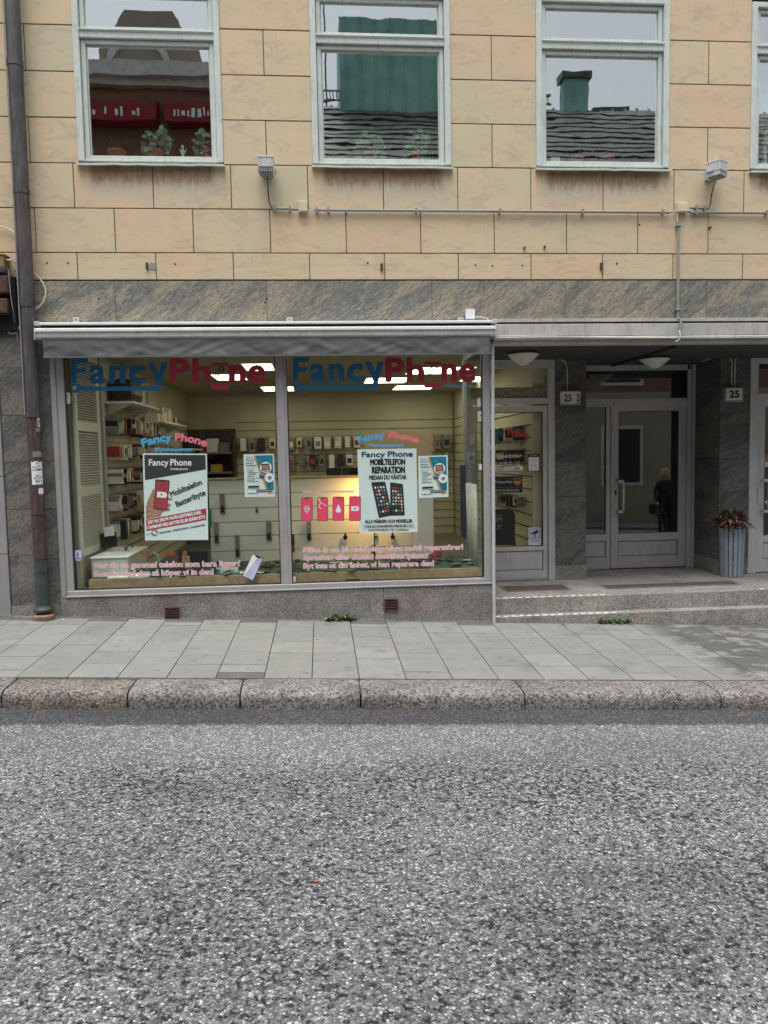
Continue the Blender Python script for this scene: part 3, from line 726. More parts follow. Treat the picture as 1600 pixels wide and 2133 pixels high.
# shop door
f = MB(); f.box(1.702, 1.76, Y1-.02, Y1+.06, ST+.02, 2.72); f.box(2.678, 2.752, Y1-.03, Y1+.06, ST, ZS); f.box(1.702, 2.678, Y1-.02, Y1+.06, 2.66, ZS); f.box(1.76, 2.678, Y1-.012, Y1+.06, z(1090, 858, Y1)+.09, z(1090, 840, Y1)+.06); f.box(1.702, 2.678, Y1-.01, Y1+.06, ST, ST+.022)
f.box(2.715, 2.722, Y1-.036, Y1-.03, ST, ZS)
SD = f.build('shop_doorway', M['frame_d'], BL, bevel=.003)
q = MB(); q.box(1.76, 2.678, Y1+.02, Y1+.027, z(1090, 838, Y1)+.03, 2.66); q.build('transom_pane', M['glass'], SD)
q = MB(); q.box(1.77, 2.66, Y1+.03, Y1+.034, z(1090, 838, Y1)+.035, z(1090, 806, Y1)); q.build('patterned_film', M['frost'], SD)
D1 = leaf(SD, 1.765, 2.672, Y1, ST+.026, z(1090, 845, Y1), .055, gz=(z(1090, 1142, Y1)+.02, z(1090, 858, Y1)), panel=(z(1090, 1188, Y1), z(1090, 1146, Y1)-.01), glassm='glass')
# main entrance
Y2 = 1.83; e0, e1 = 3.12, 4.772
f = MB(); f.box(e1-.045, e1, Y2-.03, Y2+.06, ST, ZS); f.box(e1-.10, e1-.047, Y2-.02, Y2+.06, ST, ZS-.06); f.box(e0, e1-.10, Y2-.02, Y2+.06, z(1330, 772, Y2), ZS); f.box(e0, e1-.10, Y2-.015, Y2+.06, z(1330, 846, Y2), z(1330, 830, Y2)); f.box(e0, e0+.05, Y2-.02, Y2+.06, ST, ZS)
ED = f.build('entrance_doorway', M['frame_d'], BL, bevel=.003)
q = MB(); q.box(e0+.05, e1-.10, Y2+.02, Y2+.028, z(1330, 830, Y2), z(1330, 772, Y2)); q.build('transom_pane', M['glass_door'], ED)
q = MB(); q.box(e1-.115, e1-.102, Y2-.01, Y2+.03, z(1330, 830, Y2), z(1330, 772, Y2)); q.box(e0+.05, e1-.115, Y2-.01, Y2+.03, z(1330, 772, Y2)-.012, z(1330, 772, Y2)); q.build('gasket', M['gasket'], ED)
xs1 = P(1272, 1000, Y2).x
SLf = leaf(ED, e0+.055, xs1-.004, Y2, ST+.004, z(1245, 848, Y2), .055, gz=(z(1245, 1113, Y2), z(1245, 847, Y2)), panel=(z(1245, 1161, Y2), z(1245, 1128, Y2)))
D2_ = leaf(ED, xs1+.004, e1-.105, Y2, ST+.012, z(1350, 845, Y2), .10, gz=(z(1350, 1110, Y2), z(1350, 856, Y2)), panel=(z(1350, 1157, Y2), z(1350, 1126, Y2)))
hh = bar_handle(D2_, P(1284, 1000, Y2).x+.02, Y2, z(1292, 1068, Y2), z(1292, 999, Y2))
q = MB(); c = P(1282, 1026, Y2); q.box(c.x-.012, c.x+.012, Y2-.012, Y2, c.z-.03, c.z+.03); q.build('lock', M['black'], D2_, bevel=.003)
q = MB()
for py in (853, 896, 937, 979, 1021, 1059, 1098, 1138, 1177):
    c = P(1275.5, py, Y2); q = MB(); q.lathe([(0, 0), (.006, 0), (.006, .004), (0, .004)], (c.x, Y2-.003, c.z), 8); q.build('screw', M['black'], D2_)
# third doorway at the right edge
f = MB(); f.box(5.147, 5.21, Y1-.03, Y1+.06, ST, ZS); f.box(5.21, 5.25, Y1-.02, Y1+.06, ST, ZS); f.box(5.25, 6.95, Y1-.02, Y1+.06, z(1590, 757, Y1), ZS); f.box(5.25, 6.95, Y1-.015, Y1+.06, z(1590, 830, Y1)-.03, z(1590, 820, Y1)); f.box(6.9, 7.0, Y1-.03, Y1+.06, ST, ZS)
RD = f.build('side_doorway', M['frame2'], BL, bevel=.003)
q = MB(); q.box(5.25, 6.9, Y1+.02, Y1+.028, z(1590, 820, Y1), z(1590, 757, Y1)); q.build('transom_pane', M['glass_door'], RD)
D3 = leaf(RD, 5.255, 6.2, Y1, ST+.01, z(1590, 832, Y1)+.0, .10, gz=(z(1590, 1115, Y1), z(1590, 848, Y1)), panel=(z(1590, 1164, Y1), z(1590, 1130, Y1)), m='frame2')
bar_handle(D3, 5.33, Y1, z(1590, 1067, Y1), z(1590, 997, Y1))
q = MB(); c = P(1574, 1032, Y1); q.box(c.x-.02, c.x+.02, Y1-.012, Y1, c.z-.08, c.z+.08); q.build('lock_plate', M['grey'], D3, bevel=.003)
D4 = leaf(RD, 6.21, 6.88, Y1, ST+.01, z(1590, 832, Y1), .09, gz=(z(1590, 1115, Y1), z(1590, 848, Y1)), panel=(z(1590, 1164, Y1), z(1590, 1130, Y1)), m='frame2')
# hall behind the main entrance and room behind the side door
b = MB(); b.box(2.86, 2.99, 2.0, 6.5, .1, 2.9); b.box(5.15, 5.25, 2.0, 6.5, .1, 2.9); b.box(2.99, 5.15, 6.4, 6.5, .1, 2.9); b.build('hall_wall', M['olive'], BL)
b = MB(); b.box(2.7, 9, 1.9, 6.6, 2.86, 2.9); b.box(2.7, 9, 1.95, 6.6, .05, .15); b.build('hall_ceiling', M['room'], BL)
b = MB(); b.box(3.1, 4.2, 6.32, 6.39, .15, 2.25); b.box(3.0, 3.06, 3.0, 5.0, .15, 2.2); b.box(4.55, 4.62, 4.5, 6.39, .15, 1.3); b.build('inner_door', M['room'], BL)
b = MB(); b.box(2.99, 5.15, 6.38, 6.395, 2.3, 2.33); b.box(5.40, 7.1, 3.4, 3.5, .15, 2.86); b.box(7.0, 7.1, 1.4, 3.5, .15, 2.86); b.build('side_room', pm('brown_panelling', (.13, .06, .035), .7), BL)

# ---- steps
stp = MB(); stp.tone = .8
def stepblock(b, xs, y0, y1, z0, z1):
    for a, c in zip(xs, xs[1:]): b.box(a+.0015, c-.0015, y0, y1, z0, z1)
stepblock(stp, [1.722, 2.59, 3.93, 5.4, 7.2, 9], .14, .50, -.4, ST)
lowx = [1.722, 3.62, 5.4, 7.2, 9]
stepblock(stp, lowx, -.0, .139, -.5, -.008)
b2 = MB()
for a, c in zip([1.722, 3.2, 4.95, 7.0], [3.2, 4.95, 7.0, 9]): stp.box(a+.0015, c-.0015, .502, 2.0, -.2, ST-.001)
STEPS = stp.build('entrance_steps', M['granite_step'], bevel=.006, label='two low granite steps rising to the recessed doors, marked with white dots on their edges', cat='steps')
def dots(p, q, n, Y, zz):
    a = P(*p, Y); c = P(*q, Y); out = []
    for i in range(n):
        t = i/(n-1); x = a.x+(c.x-a.x)*t; r = random.Random(i*5+n); d = MB(); vs = []
        m = 12; s = r.uniform(.88, 1.05)
        if n == 16 and i == 9: s = .6
        d.face([(x+.031*s*cos(2*pi*k/m)*r.uniform(.93, 1.03), Y+.028+.024*s*sin(2*pi*k/m), zz+.0015) for k in range(m)])
        d.build('marker_dot', M['dot'], STEPS)
dots((1038, 1245), (1258, 1238), 15, .14, ST)
dots((1039, 1290), (1281, 1283), 16, 0.0, -.008)
d = MB(); d.face([(4.73+.03*cos(k*pi/6), .19+.02*sin(k*pi/6), ST+.0015) for k in range(12)]); d.build('marker_dot', M['dot'], STEPS)
# recessed mats
def mat(pts, label):
    q = [G(x, y, ST) for x, y in pts]; x0 = min(p.x for p in q); x1 = max(p.x for p in q); y0 = min(p.y for p in q); y1 = max(p.y for p in q)
    T = thing('door_mat', ((x0+x1)/2, (y0+y1)/2, ST), label, 'door mat')
    b = MB(); b.box(x0, x1, y0, y1, ST+.001, ST+.008); b.build('coir', M['mat_brown'], T)
    b = MB(); w = .012; b.box(x0-w, x1+w, y0-w, y0, ST+.001, ST+.010); b.box(x0-w, x1+w, y1, y1+w, ST+.001, ST+.010); b.box(x0-w, x0, y0, y1, ST+.001, ST+.010); b.box(x1, x1+w, y0, y1, ST+.001, ST+.010)
    b.build('rim', M['mat_steel'], T)
mat([(1045, 1223), (1170, 1219), (1055, 1232), (1186, 1229)], 'short brown coir mat let into the step in front of the shop door')
mat([(1270, 1220), (1525, 1213), (1262, 1225), (1540, 1218)], 'long brown coir mat let into the step before the main entrance doors')

# ================================================================== AWNING
AX0, AX1 = P(76, 690, -.2).x, P(1030, 690, -.2).x
AW = thing('awning', (0, -.1, 2.7), 'retracted grey fabric awning in a long aluminium case above the shop window', 'awning')
zA = P(550, 673, -.16).z; zB = P(550, 688, -.2).z
b = MB(); b.box(AX0-.01, AX1+.01, -.20, -.02, zA-.012, zA+.012); b.build('top_rail', M['white_metal'], AW, bevel=.004)
b = MB(); b.box(AX0+.03, AX1-.03, -.16, -.02, zA-.10, zA-.013); b.build('roller_recess', M['dark'], AW)
b = MB(); b.prismx([(-.235, zB+.018), (-.225, zB+.028), (-.17, zB+.030), (-.17, zB-.07), (-.205, zB-.075), (-.228, zB-.055), (-.228, zB-.012), (-.238, zB-.006)], AX0, AX1); b.build('front_rail', M['alu'], AW, bevel=.002)
b = MB(); b.box(AX0-.006, AX1+.006, -.241, -.236, zB-.004, zB+.017); b.build('rail_cap', M['white_metal'], AW)
b = MB()
for x in (AX0-.012, AX1+.001): b = MB(); b.box(x, x+.011, -.24, -.02, zB-.08, zB+.03); b.build('end_cap', M['alu'], AW, bevel=.003)
for x in (AX0-.02, AX1-.02): b = MB(); b.box(x, x+.05, -.205, -.02, zA-.020, zA+.020); b.build('rail_end', M['frame2'], AW, bevel=.004)
for px in (158, 603, 960):
    c = P(px, 665, -.03); b = MB(); b.box(c.x-.03, c.x+.03, -.03, -.002, zA+.01, c.z+.02); br = b.build('bracket', M['frame2'], AW, bevel=.004)
    b = MB(); b.lathe([(0, -.006), (.009, -.006), (.009, .006), (0, .006)], (c.x, -.034, c.z), 8); b.build('bolt', M['grey'], br)
b = MB(); nx, nz = 240, 12; x0, x1 = P(89, 720, -.215).x, P(1022, 720, -.215).x; zt_ = zB-.06; zb_ = P(550, 741, -.215).z; vs = []
for i in range(nx+1):
    for j in range(nz+1):
        u = i/nx; v = j/nz; x = x0+(x1-x0)*u; zz = zt_+(zb_-zt_)*v
        d = noise.fractal(Vector((x*2.6+zz*5, zz*3.2, 3)), 1.0, 2.0, 3)*.016 + abs(noise.noise(Vector((x*4.5-zz*9, zz*4, 9))))*.02 + noise.noise(Vector((x*11+zz*9, zz*6, 1)))*.004
        vs.append((x+.004*noise.noise(Vector((zz*9, i*.01, 0))), -.214+d*(.25+.75*min(1, v*2)), zz+.004*noise.noise(Vector((x*2, 0, 5)))*v))
b.addm(vs, [(i*(nz+1)+j, i*(nz+1)+j+1, (i+1)*(nz+1)+j+1, (i+1)*(nz+1)+j) for i in range(nx) for j in range(nz)])
V = b.build('valance', M['awn_fabric'], AW, smooth=True)
V.modifiers.new('thickness', 'SOLIDIFY').thickness = .002
b = MB(); b.box(x0, x1, -.222, -.210, zb_-.004, zb_+.010); b.build('valance_hem', M['awn_fabric'], AW)

# ================================================================== GLASS LETTERING, POSTERS AND STICKERS
GD = GY-.003
def logo(X0, X1, top, base, tag_x, tag_m, label):
    s = (X1-X0)/406.0; X = lambda x: X0+(x-147)*s
    T = thing('shop_logo', P(X(350), base, GD), label, 'window lettering', 'large logos at the top of the shop window')
    d = Dec(GD); h = base-top
    # F
    d.poly([(X(148), top), (X(159), top), (X(160), base), (X(149), base)], 'vblue'); d.poly([(X(159), top), (X(184), top), (X(183), top+10), (X(159), top+10)], 'vblue'); d.poly([(X(159), top+21), (X(180), top+21), (X(179), top+30), (X(159), top+30)], 'vblue')
    d.text('a', X(187), base, X(220), base, 56, 'vblue', 1, .035); d.text('n', X(227), base, X(262), base, 56, 'vblue', 1, .035); d.text('c', X(268), base, X(304), base, 56, 'vblue', 1, .035)
    d.poly([(X(308), top+9), (X(320), top+9), (X(335), base-10), (X(329), base+4)], 'vblue')
    d.poly([(X(336), top+9), (X(348), top+9), (X(334), base+13), (X(330), base+15), (X(322), base+15), (X(322), base+6), (X(325), base+4)], 'vblue', 1.5)
    d.poly([(X(166), base+6), (X(324), base+6), (X(324), base+15), (X(166), base+15)], 'vblue', 1.2)
    d.poly([(X(168), base+5), (X(160), base), (X(150), base+1), (X(150), base+4), (X(157), base+5), (X(159), base+9), (X(157), base+13), (X(149), base+14), (X(151), base+18), (X(160), base+20), (X(168), base+15)], 'vblue', 1.4)
    d.build('blue_word', T)
    d = Dec(GD)
    d.text('P', X(353), base, X(395), base, h, 'vred', 1, .035); d.text('h', X(400), base, X(439), base, h, 'vred', 1, .035, ref=None)
    d.text('n', X(477), base, X(512), base, 56, 'vred', 1, .035); d.text('e', X(516), base, X(553), base, 56, 'vred', 1, .035)
    a, c = X(439), X(477)
    d.poly([(a+2, top+9), (c-2, top+9), (c, top+12), (c, top+15), (a, top+15), (a, top+12)], 'vred', 1.3)
    d.poly([(a, base+1), (c, base+1), (c, base+9), (c-3, base+12), (a+3, base+12), (a, base+9)], 'vred', 1.3)
    d.line([(a, top+14), (a, base+2)], 1, 'vred'); d.line([(c, top+14), (c, base+2)], 1, 'vred')
    d.build('red_word', T)
    d = Dec(GD)
    for gx, gy, r in ((.58, .42, 5.5), (.34, .62, 4.2)):
        cx, cy = a+(c-a)*gx, top+h*gy; d.ring(cx, cy, r*.62, r, 'maroon', 1, 16)
        for k in range(8):
            t = k*pi/4; d.line([(cx+cos(t)*r, cy+sin(t)*r), (cx+cos(t)*(r+2), cy+sin(t)*(r+2))], 1.8, 'maroon')
    d.build('gears', T)
    d = Dec(GD); d.text('Mobilexperten', tag_x[0], base+tag_x[2], tag_x[1], base+tag_x[2], 7.0, tag_m, 1, .004); d.build('tagline', T)
logo(147, 553, 746, 799, (486, 549, 16), 'navy', 'large blue and crimson shop name across the top of the left pane')
logo(609, 991, 744, 796, (928, 985, 11), 'sky_blue', 'large blue and crimson shop name across the top of the right pane')

def arched(x0, xm, xn, x1, base, sag, h, tag_, label, Y=GD, m1='sky_blue', m2='salmon'):
    T = thing('arched_logo', P((x0+x1)/2, base+15, Y), label, 'window lettering'); arc = (x0, x1, sag)
    d = Dec(Y); d.text('Fancy', x0, base, xm, base, h, m1, 1, .045, arc); d.build('blue_word', T)
    d = Dec(Y); d.text('Phone', xn, base, x1, base, h, m2, 1, .045, arc); d.build('red_word', T)
    d = Dec(Y); d.text('Mobilexperten', tag_[0], tag_[2], tag_[1], tag_[2], tag_[3], m1, 1, .04); d.build('tagline', T)
arched(297, 358, 364, 430, 919, 13, 17, (322, 401, 940, 8), 'small arched sky blue and pink shop name above the dark green poster')
arched(747, 801, 809, 871, 913, 12, 15, (769, 842, 930.5, 7), 'small arched sky blue and pink shop name above the pale phone repair poster')
arched(1013, 1052, 1057.5, 1098, 906, 8, 12, (1034, 1079, 923, 5), 'small arched blue and red shop name on the shop door glass', Y1+.010, 'vblue', 'red')

# left poster
c = lambda x, y: (290+x/10.32, 930+y/10.32)
T = thing('battery_poster', P(366, 1125, GD), 'dark green and white phone battery poster taped inside left pane', 'poster')
sheet('paper', [c(75, 145), c(1455, 155), c(1485, 2010), c(125, 2020)], GD, 'paper', parent=T)
d = Dec(GD)
d.poly([c(110, 180), c(1425, 183), c(1432, 495), c(125, 725)], 'inkgreen')
d.poly([c(145, 1575), c(1440, 1330), c(1446, 1580), c(160, 1820)], 'inkred')
d.build('colour_fields', T)
d = Dec(GD)
d.text('Fancy', *c(205, 412), *c(632, 412), 13.5, 'inkwhite', 2, .02); d.text('Phone', *c(668, 412), *c(1125, 412), 14, 'inkwhite', 2, .02)
d.text('Mobilexperten', *c(672, 503), *c(1052, 503), 4.0, 'inkwhite', 2, .02)
d.text('JUST NU: 50% PÅ VALFRI LIGHTNING KABEL', *c(190, 1672), *c(1350, 1447), 7.2, 'inkwhite', 3, .03)
d.text('I SAMBAND MED BATTERI ELLER SKÄRM BYTE', *c(180, 1785), *c(1425, 1545), 7.2, 'inkwhite', 3, .03)
d.text('Mobiltelefon', *c(690, 1095), *c(1365, 815), 12.5, 'ink', 2, .03); d.text('Batteribyte', *c(812, 1310), *c(1440, 1040), 12.5, 'ink', 2, .03)
d.text('SNABB & ENKEL  |  NÖJDHETSGARANTI  |  OSLAGBARA PRISER', *c(440, 1880), *c(1420, 1705), 4.0, 'ink', 2, .02)
d.build('lettering', T)
d = Dec(GD)
d.poly([c(150, 1560), c(140, 1300), c(200, 1120), c(280, 960), c(300, 905), c(330, 930), c(330, 1100), c(420, 1330), c(560, 1390), c(500, 1420), c(460, 1500)], 'skin', 2)
for p in ([c(620, 1100), c(700, 1105), c(722, 1130), c(700, 1160), c(620, 1160)], [c(600, 1215), c(655, 1225), c(680, 1260), c(660, 1300), c(600, 1310)], [c(570, 1320), c(640, 1325), c(662, 1360), c(640, 1390), c(540, 1390)]): d.poly(p, 'skin', 2.5)
d.build('printed_hand', T)
d = Dec(GD)
d.poly([c(360, 705), c(640, 725), c(655, 750), c(600, 1360), c(580, 1378), c(330, 1350), c(318, 1330), c(345, 720)], 'ink', 3)
d.poly([c(365, 730), c(430, 735), c(440, 750), c(560, 758), c(575, 742), c(635, 750), c(590, 1355), c(335, 1330)], 'inkred', 4)
d.poly([c(390, 968), c(580, 985), c(580, 1020), c(600, 1025), c(598, 1080), c(576, 1080), c(572, 1108), c(378, 1090)], 'inkwhite', 5)
d.poly([c(490, 1000), c(450, 1040), c(478, 1042), c(465, 1075), c(508, 1030), c(482, 1028)], 'ink', 6)
d.build('printed_phone', T)
d = Dec(GD); cx, cy = c(335, 1860); d.disc(cx, cy, 7, 7, 'grey', 2); d.disc(cx-1.5, cy-1, 3, 3, 'inkwhite', 3); d.disc(cx+3, cy+2, 2, 2.5, 'inkwhite', 3); d.line([c(150, 1900), c(265, 1868)], 1, 'ink', 2); d.build('printed_emblem', T)

# right poster
c = lambda x, y: (740+x/8, 890+y/8)
T = thing('repair_poster', P(808, 1110, GD), 'tall pale blue poster with two black phones in the right pane', 'poster')
sheet('paper', [c(35, 370), c(1020, 352), c(1040, 1745), c(75, 1765)], GD, 'paper', parent=T)
d = Dec(GD)
d.text('Fancy', *c(108, 500), *c(500, 498), 11.5, 'navy', 2, .035); d.text('Phone', *c(543, 495), *c(962, 492), 12.2, 'navy', 2, .035)
d.text('MOBILTELEFON', *c(248, 636), *c(838, 627), 13.2, 'ink', 2, .045); d.text('REPARATION', *c(275, 774), *c(832, 768), 15, 'ink', 2, .045)
d.text('MEDAN DU VÄNTAR', *c(233, 878), *c(857, 868), 9.6, 'ink', 2, .035)
d.text('ALLA MÄRKEN OCH MODELLER', *c(160, 1603), *c(955, 1590), 7.5, 'ink', 2, .04)
d.text('VI SLÅR ALLA KONKURRENTERS OFFERTER MED 5-10 %', *c(160, 1675), *c(962, 1662), 4.2, 'ink', 2, .03)
d.text('FANCYPHONE.SE // TEL. 0107500553', *c(222, 1733), *c(890, 1725), 3.8, 'ink', 2, .03, sp=1.1)
d.line([c(132, 1635), c(982, 1615), c(984, 1675), c(135, 1697), c(132, 1635)], .6, 'grey', 2)
d.build('lettering', T)
d = Dec(GD)
d.text('Fancy', *c(108, 500), *c(500, 498), 4.6, 'inkred', 3, .035)
d.mb = MB(); d.mats = []
rr = random.Random(5); cols = ['inkwhite', 'sky_blue', 'grey', 'inkred', 'inkwhite', 'gold', 'green', 'paperw']
for quad in ([c(265, 915), c(500, 905), c(620, 1465), c(395, 1515)], [c(580, 915), c(795, 945), c(828, 1470), c(590, 1475)]):
    q0, q1, q2, q3 = quad
    def at(u, v): return ((1-v)*((1-u)*q0[0]+u*q1[0])+v*((1-u)*q3[0]+u*q2[0]), (1-v)*((1-u)*q0[1]+u*q1[1])+v*((1-u)*q3[1]+u*q2[1]))
    k = .035; d.poly([at(k, 0), at(1-k, 0), at(1, k), at(1, 1-k), at(1-k, 1), at(k, 1), at(0, 1-k), at(0, k)], 'ink', 2)
    for j in range(8):
        for i in range(4):
            if j == 6 and rr.random() < .7: continue
            u = .16+i*.2; v = .13+j*.098
            d.poly([at(u, v), at(u+.11, v), at(u+.11, v+.055), at(u, v+.055)], rr.choice(cols), 3)
d.build('printed_phones', T)

# two identical flyers
def flyer(q, label):
    (ax, ay), (bx_, by), (cx, cy), (dx, dy) = q
    def at(x, y):
        u = (x-135)/1175; v = (y-300)/1650
        return ((1-v)*((1-u)*ax+u*bx_)+v*((1-u)*dx+u*cx), (1-v)*((1-u)*ay+u*by)+v*((1-u)*dy+u*cy))
    T = thing('repair_flyer', P((cx+dx)/2, cy, GD), label, 'flyer', 'small teal repair flyers')
    sheet('paper', q, GD, 'paper', parent=T); S_ = (bx_-ax)/1175
    d = Dec(GD)
    d.poly([at(590, 350), at(1260, 350), at(1260, 1690), at(1020, 1740), at(880, 1300), at(760, 1000)], 'teal', 1)
    d.poly([at(515, 360), at(585, 355), at(680, 680), at(1050, 1730), at(980, 1740), at(640, 740)], 'gold', 2); d.poly([at(1030, 1790), at(1260, 1730), at(1262, 1775), at(1060, 1860)], 'gold', 2)
    d.poly([at(270, 1520), at(705, 1515), at(705, 1590), at(275, 1595)], 'ink', 2); d.poly([at(590, 1670), at(1160, 1660), at(1165, 1765), at(595, 1775)], 'ink', 3)
    d.build('colour_fields', T)
    d = Dec(GD)
    d.text('Fancy', *at(235, 465), *at(485, 460), 80*S_, 'sky_blue', 2, .01); d.text('Phone', *at(225, 570), *at(535, 560), 75*S_, 'inkred', 2, .01)
    d.text('HAVE A', *at(215, 680), *at(515, 675), 60*S_, 'ink', 2, .03); d.text('PROBLEM', *at(225, 775), *at(610, 770), 55*S_, 'ink', 2, .03)
    d.text('WE FIX IT', *at(230, 890), *at(625, 885), 60*S_, 'gold', 2, .0)
    for t, y, e in (('VI FIXAR', 965, 495), ('- Mobiltelefoner', 1030, 700), ('- Surfplattor', 1100, 610), ('- Datorer', 1170, 515), ('Vi har ett stort', 1240, 680), ('utbud för', 1310, 530), ('mobiltillbehör', 1380, 690), ('www.fancyphone.se', 1650, 730), ('info@fancyphone', 1835, 640)):
        d.text(t, *at(250, y), *at(e, y-3), 42*S_, 'ink', 2, .03)
    d.text('010-750 05 53', *at(625, 1745), *at(1130, 1735), 52*S_, 'inkwhite', 4, .02)
    d.build('lettering', T)
    d = Dec(GD)
    for (x, y, r, m) in ((980, 820, 225, 'inkwhite'), (830, 1150, 130, 'grey'), (1105, 1215, 185, 'inkwhite')):
        p = at(x, y); d.disc(p[0], p[1], r*S_, r*S_*.98, m, 3)
    d.poly([at(810, 680), at(1110, 670), at(1150, 900), at(820, 950)], 'ink', 4); d.poly([at(840, 720), at(1080, 715), at(1110, 880), at(850, 900)], 'skin', 5); d.poly([at(830, 985), at(1150, 920), at(1180, 950), at(860, 1030)], 'grey', 4)
    d.poly([at(1010, 1230), at(1120, 1130), at(1220, 1190), at(1130, 1320)], 'grey', 4); d.poly([at(740, 1150), at(900, 1170), at(880, 1230), at(720, 1200)], 'ink', 4)
    d.build('printed_pictures', T)
k = 18.55; f_ = lambda x, y: (500+x/k, 930+y/k)
flyer([f_(135, 300), f_(1310, 285), f_(1365, 1940), f_(185, 1955)], 'small white and teal repair flyer in the left pane beside the mullion')
flyer([c(1050, 480), c(1540, 465), c(1555, 1160), c(1065, 1178)], 'small white and teal repair flyer right of the tall pale blue poster')

# slogans
def slogan(lines, h, label):
    T = thing('slogan', P((lines[0][1]+lines[0][3])/2, lines[-1][2], GD), label, 'window lettering')
    for t, x0, y0, x1, y1 in lines:
        d = Dec(GD); d.outlined(t, x0, y0, x1, y1, h, 'pinktxt', 'inkwhite', 2, .006, .055); d.build('line', T)
z7 = lambda x, y: (60+x/2.963, 960+y/2.963); z9 = lambda x, y: (580+x/3.478, 980+y/3.478)
slogan([('Har du en gammal telefon som bara ligger?', *z7(408, 662), *z7(1303, 649)), ('Kom in med den så köper vi in den!', *z7(408, 714), *z7(1138, 701))], 11.2, 'two line pink slogan asking for old phones, low on the left pane')
slogan([('Målet är att bli Linköpings bästa mobil reparatörer!', *z9(184, 594), *z9(1336, 572)), ('Sprucken eller skadad mobil/surfplatta?', *z9(184, 651), *z9(1084, 634)), ('Byt inte ut din enhet, vi kan reparera den!', *z9(184, 710), *z9(1126, 690))], 10.6, 'three line pink slogan about repairs, low on the right pane')
slogan([('Snabba reparationer med kvalité!', *z9(174, 163), *z9(545, 160))], 5.2, 'tiny pink slogan above the row of four pink phone stickers')
# four pink phones
def card(q, kind, label):
    x0, y0 = z9(q[0], q[1]); x1, y1 = z9(q[2], q[3]); r = 2
    T = thing('phone_sticker', P((x0+x1)/2, y1, GD), label, 'sticker', 'row of pink phone stickers')
    d = Dec(GD); d.poly([(x0+r, y0), (x1-r, y0), (x1, y0+r), (x1, y1-r), (x1-r, y1), (x0+r, y1), (x0, y1-r), (x0, y0+r)], 'maroon', 1)
    x0 += 1.1; x1 -= 1.1; y0 += 1.1; y1 -= 1.1; m = (x0+x1)/2
    d.poly([(x0+1, y0), (m-5, y0), (m-4, y0+2), (m+4, y0+2), (m+5, y0), (x1-1, y0), (x1, y0+1), (x1, y1-1), (x1-1, y1), (x0+1, y1), (x0, y1-1), (x0, y0+1)], 'pinkcard', 2)
    d.build('screen', T); cy = (y0+y1)/2; d = Dec(GD)
    if kind == 0:
        d.ring(m, cy, 4.2, 5.6, 'inkwhite', 3, 18); d.poly([(m-7, cy-6), (m+7, cy-6), (m+7, cy-2), (m-7, cy-2)], 'pinkcard', 4); d.line([(m-3, cy-2), (m-3, cy-7)], 1.6, 'inkwhite', 5); d.line([(m+3, cy-2), (m+3, cy-7)], 1.6, 'inkwhite', 5); d.line([(m-6, cy-2), (m+6, cy-2)], 1.5, 'inkwhite', 5); d.line([(m, cy+5), (m, cy+8)], 1.6, 'inkwhite', 5); d.line([(m+1.5, cy-1), (m-1, cy+1), (m+1, cy+1), (m-1, cy+4)], .9, 'inkwhite', 5)
    elif kind == 1:
        d.line([(m-9, y0+1), (m-8, y0+6), (m-4, y0+9), (m-6, y0+14), (m-8, y0+19), (m-4, y0+22)], 1.4, 'inkwhite', 3); d.line([(m-5, y0+11), (m, y0+12), (m+4, y0+16), (m+9, y0+17)], 1.1, 'inkwhite', 3); d.line([(m-8, y0+6), (m-5, y0+2)], 1, 'inkwhite', 3)
    elif kind == 2:
        d.poly([(m, cy-10), (m+2.5, cy-4), (m+5.5, cy+1), (m+5.5, cy+5), (m+3, cy+8), (m-3, cy+8), (m-5.5, cy+5), (m-5.5, cy+1), (m-2.5, cy-4)], 'inkwhite', 3)
    else:
        d.rect(m-8, cy-5, m+7, cy+5, 'inkwhite', 3); d.rect(m+7, cy-2, m+9, cy+2, 'inkwhite', 3); d.poly([(m+1, cy-3.5), (m-3, cy+.6), (m-.6, cy+.6), (m-1.6, cy+3.5), (m+2.6, cy-.8), (m+.2, cy-.8)], 'inkred', 4)
    d.build('icon', T)
card((165, 195, 248, 368), 0, 'pink phone sticker with a white plug icon')
card((282, 193, 360, 367), 1, 'pink phone sticker with a white crack icon')
card((393, 190, 477, 365), 2, 'pink phone sticker with a white water drop icon')
card((512, 186, 597, 366), 3, 'pink phone sticker with a white battery icon')
# tilted white phone, alarm sticker
T = thing('phone_sticker', P(527, 1210, GD), 'tilted white and lilac phone sticker at the foot of the left pane', 'sticker')
q = [z7(1382, 573), z7(1449, 600), z7(1382, 742), z7(1318, 712)]
d = Dec(GD); d.poly(q, 'ink', 1); mx_, my_ = sum(p[0] for p in q)/4, sum(p[1] for p in q)/4; d.poly([(mx_+(x-mx_)*.93, my_+(y-my_)*.95) for x, y in q], 'lilac', 2); d.poly([(mx_+(x-mx_)*.93, my_+(y-my_)*.95) for x, y in (q[0], (q[0][0]*.45+q[1][0]*.55, q[0][1]*.45+q[1][1]*.55), (q[3][0]*.9+q[2][0]*.1, q[3][1]*.9+q[2][1]*.1), q[3])], 'inkwhite', 3)
d.poly([z7(1400, 582), z7(1432, 595), z7(1428, 604), z7(1398, 592)], 'ink', 4); d.build('picture', T)
T = thing('alarm_sticker', P(162, 1167, GD), 'small blue and white alarm sticker at the lower left corner of the left pane', 'sticker')
d = Dec(GD); a, b_ = z7(275, 548), z7(330, 620); d.rect(a[0], a[1], b_[0], b_[1], 'navy', 1); d.rect(a[0]+1.2, a[1]+1.2, b_[0]-1.2, b_[1]-1.2, 'lilac', 2); d.build('background', T)
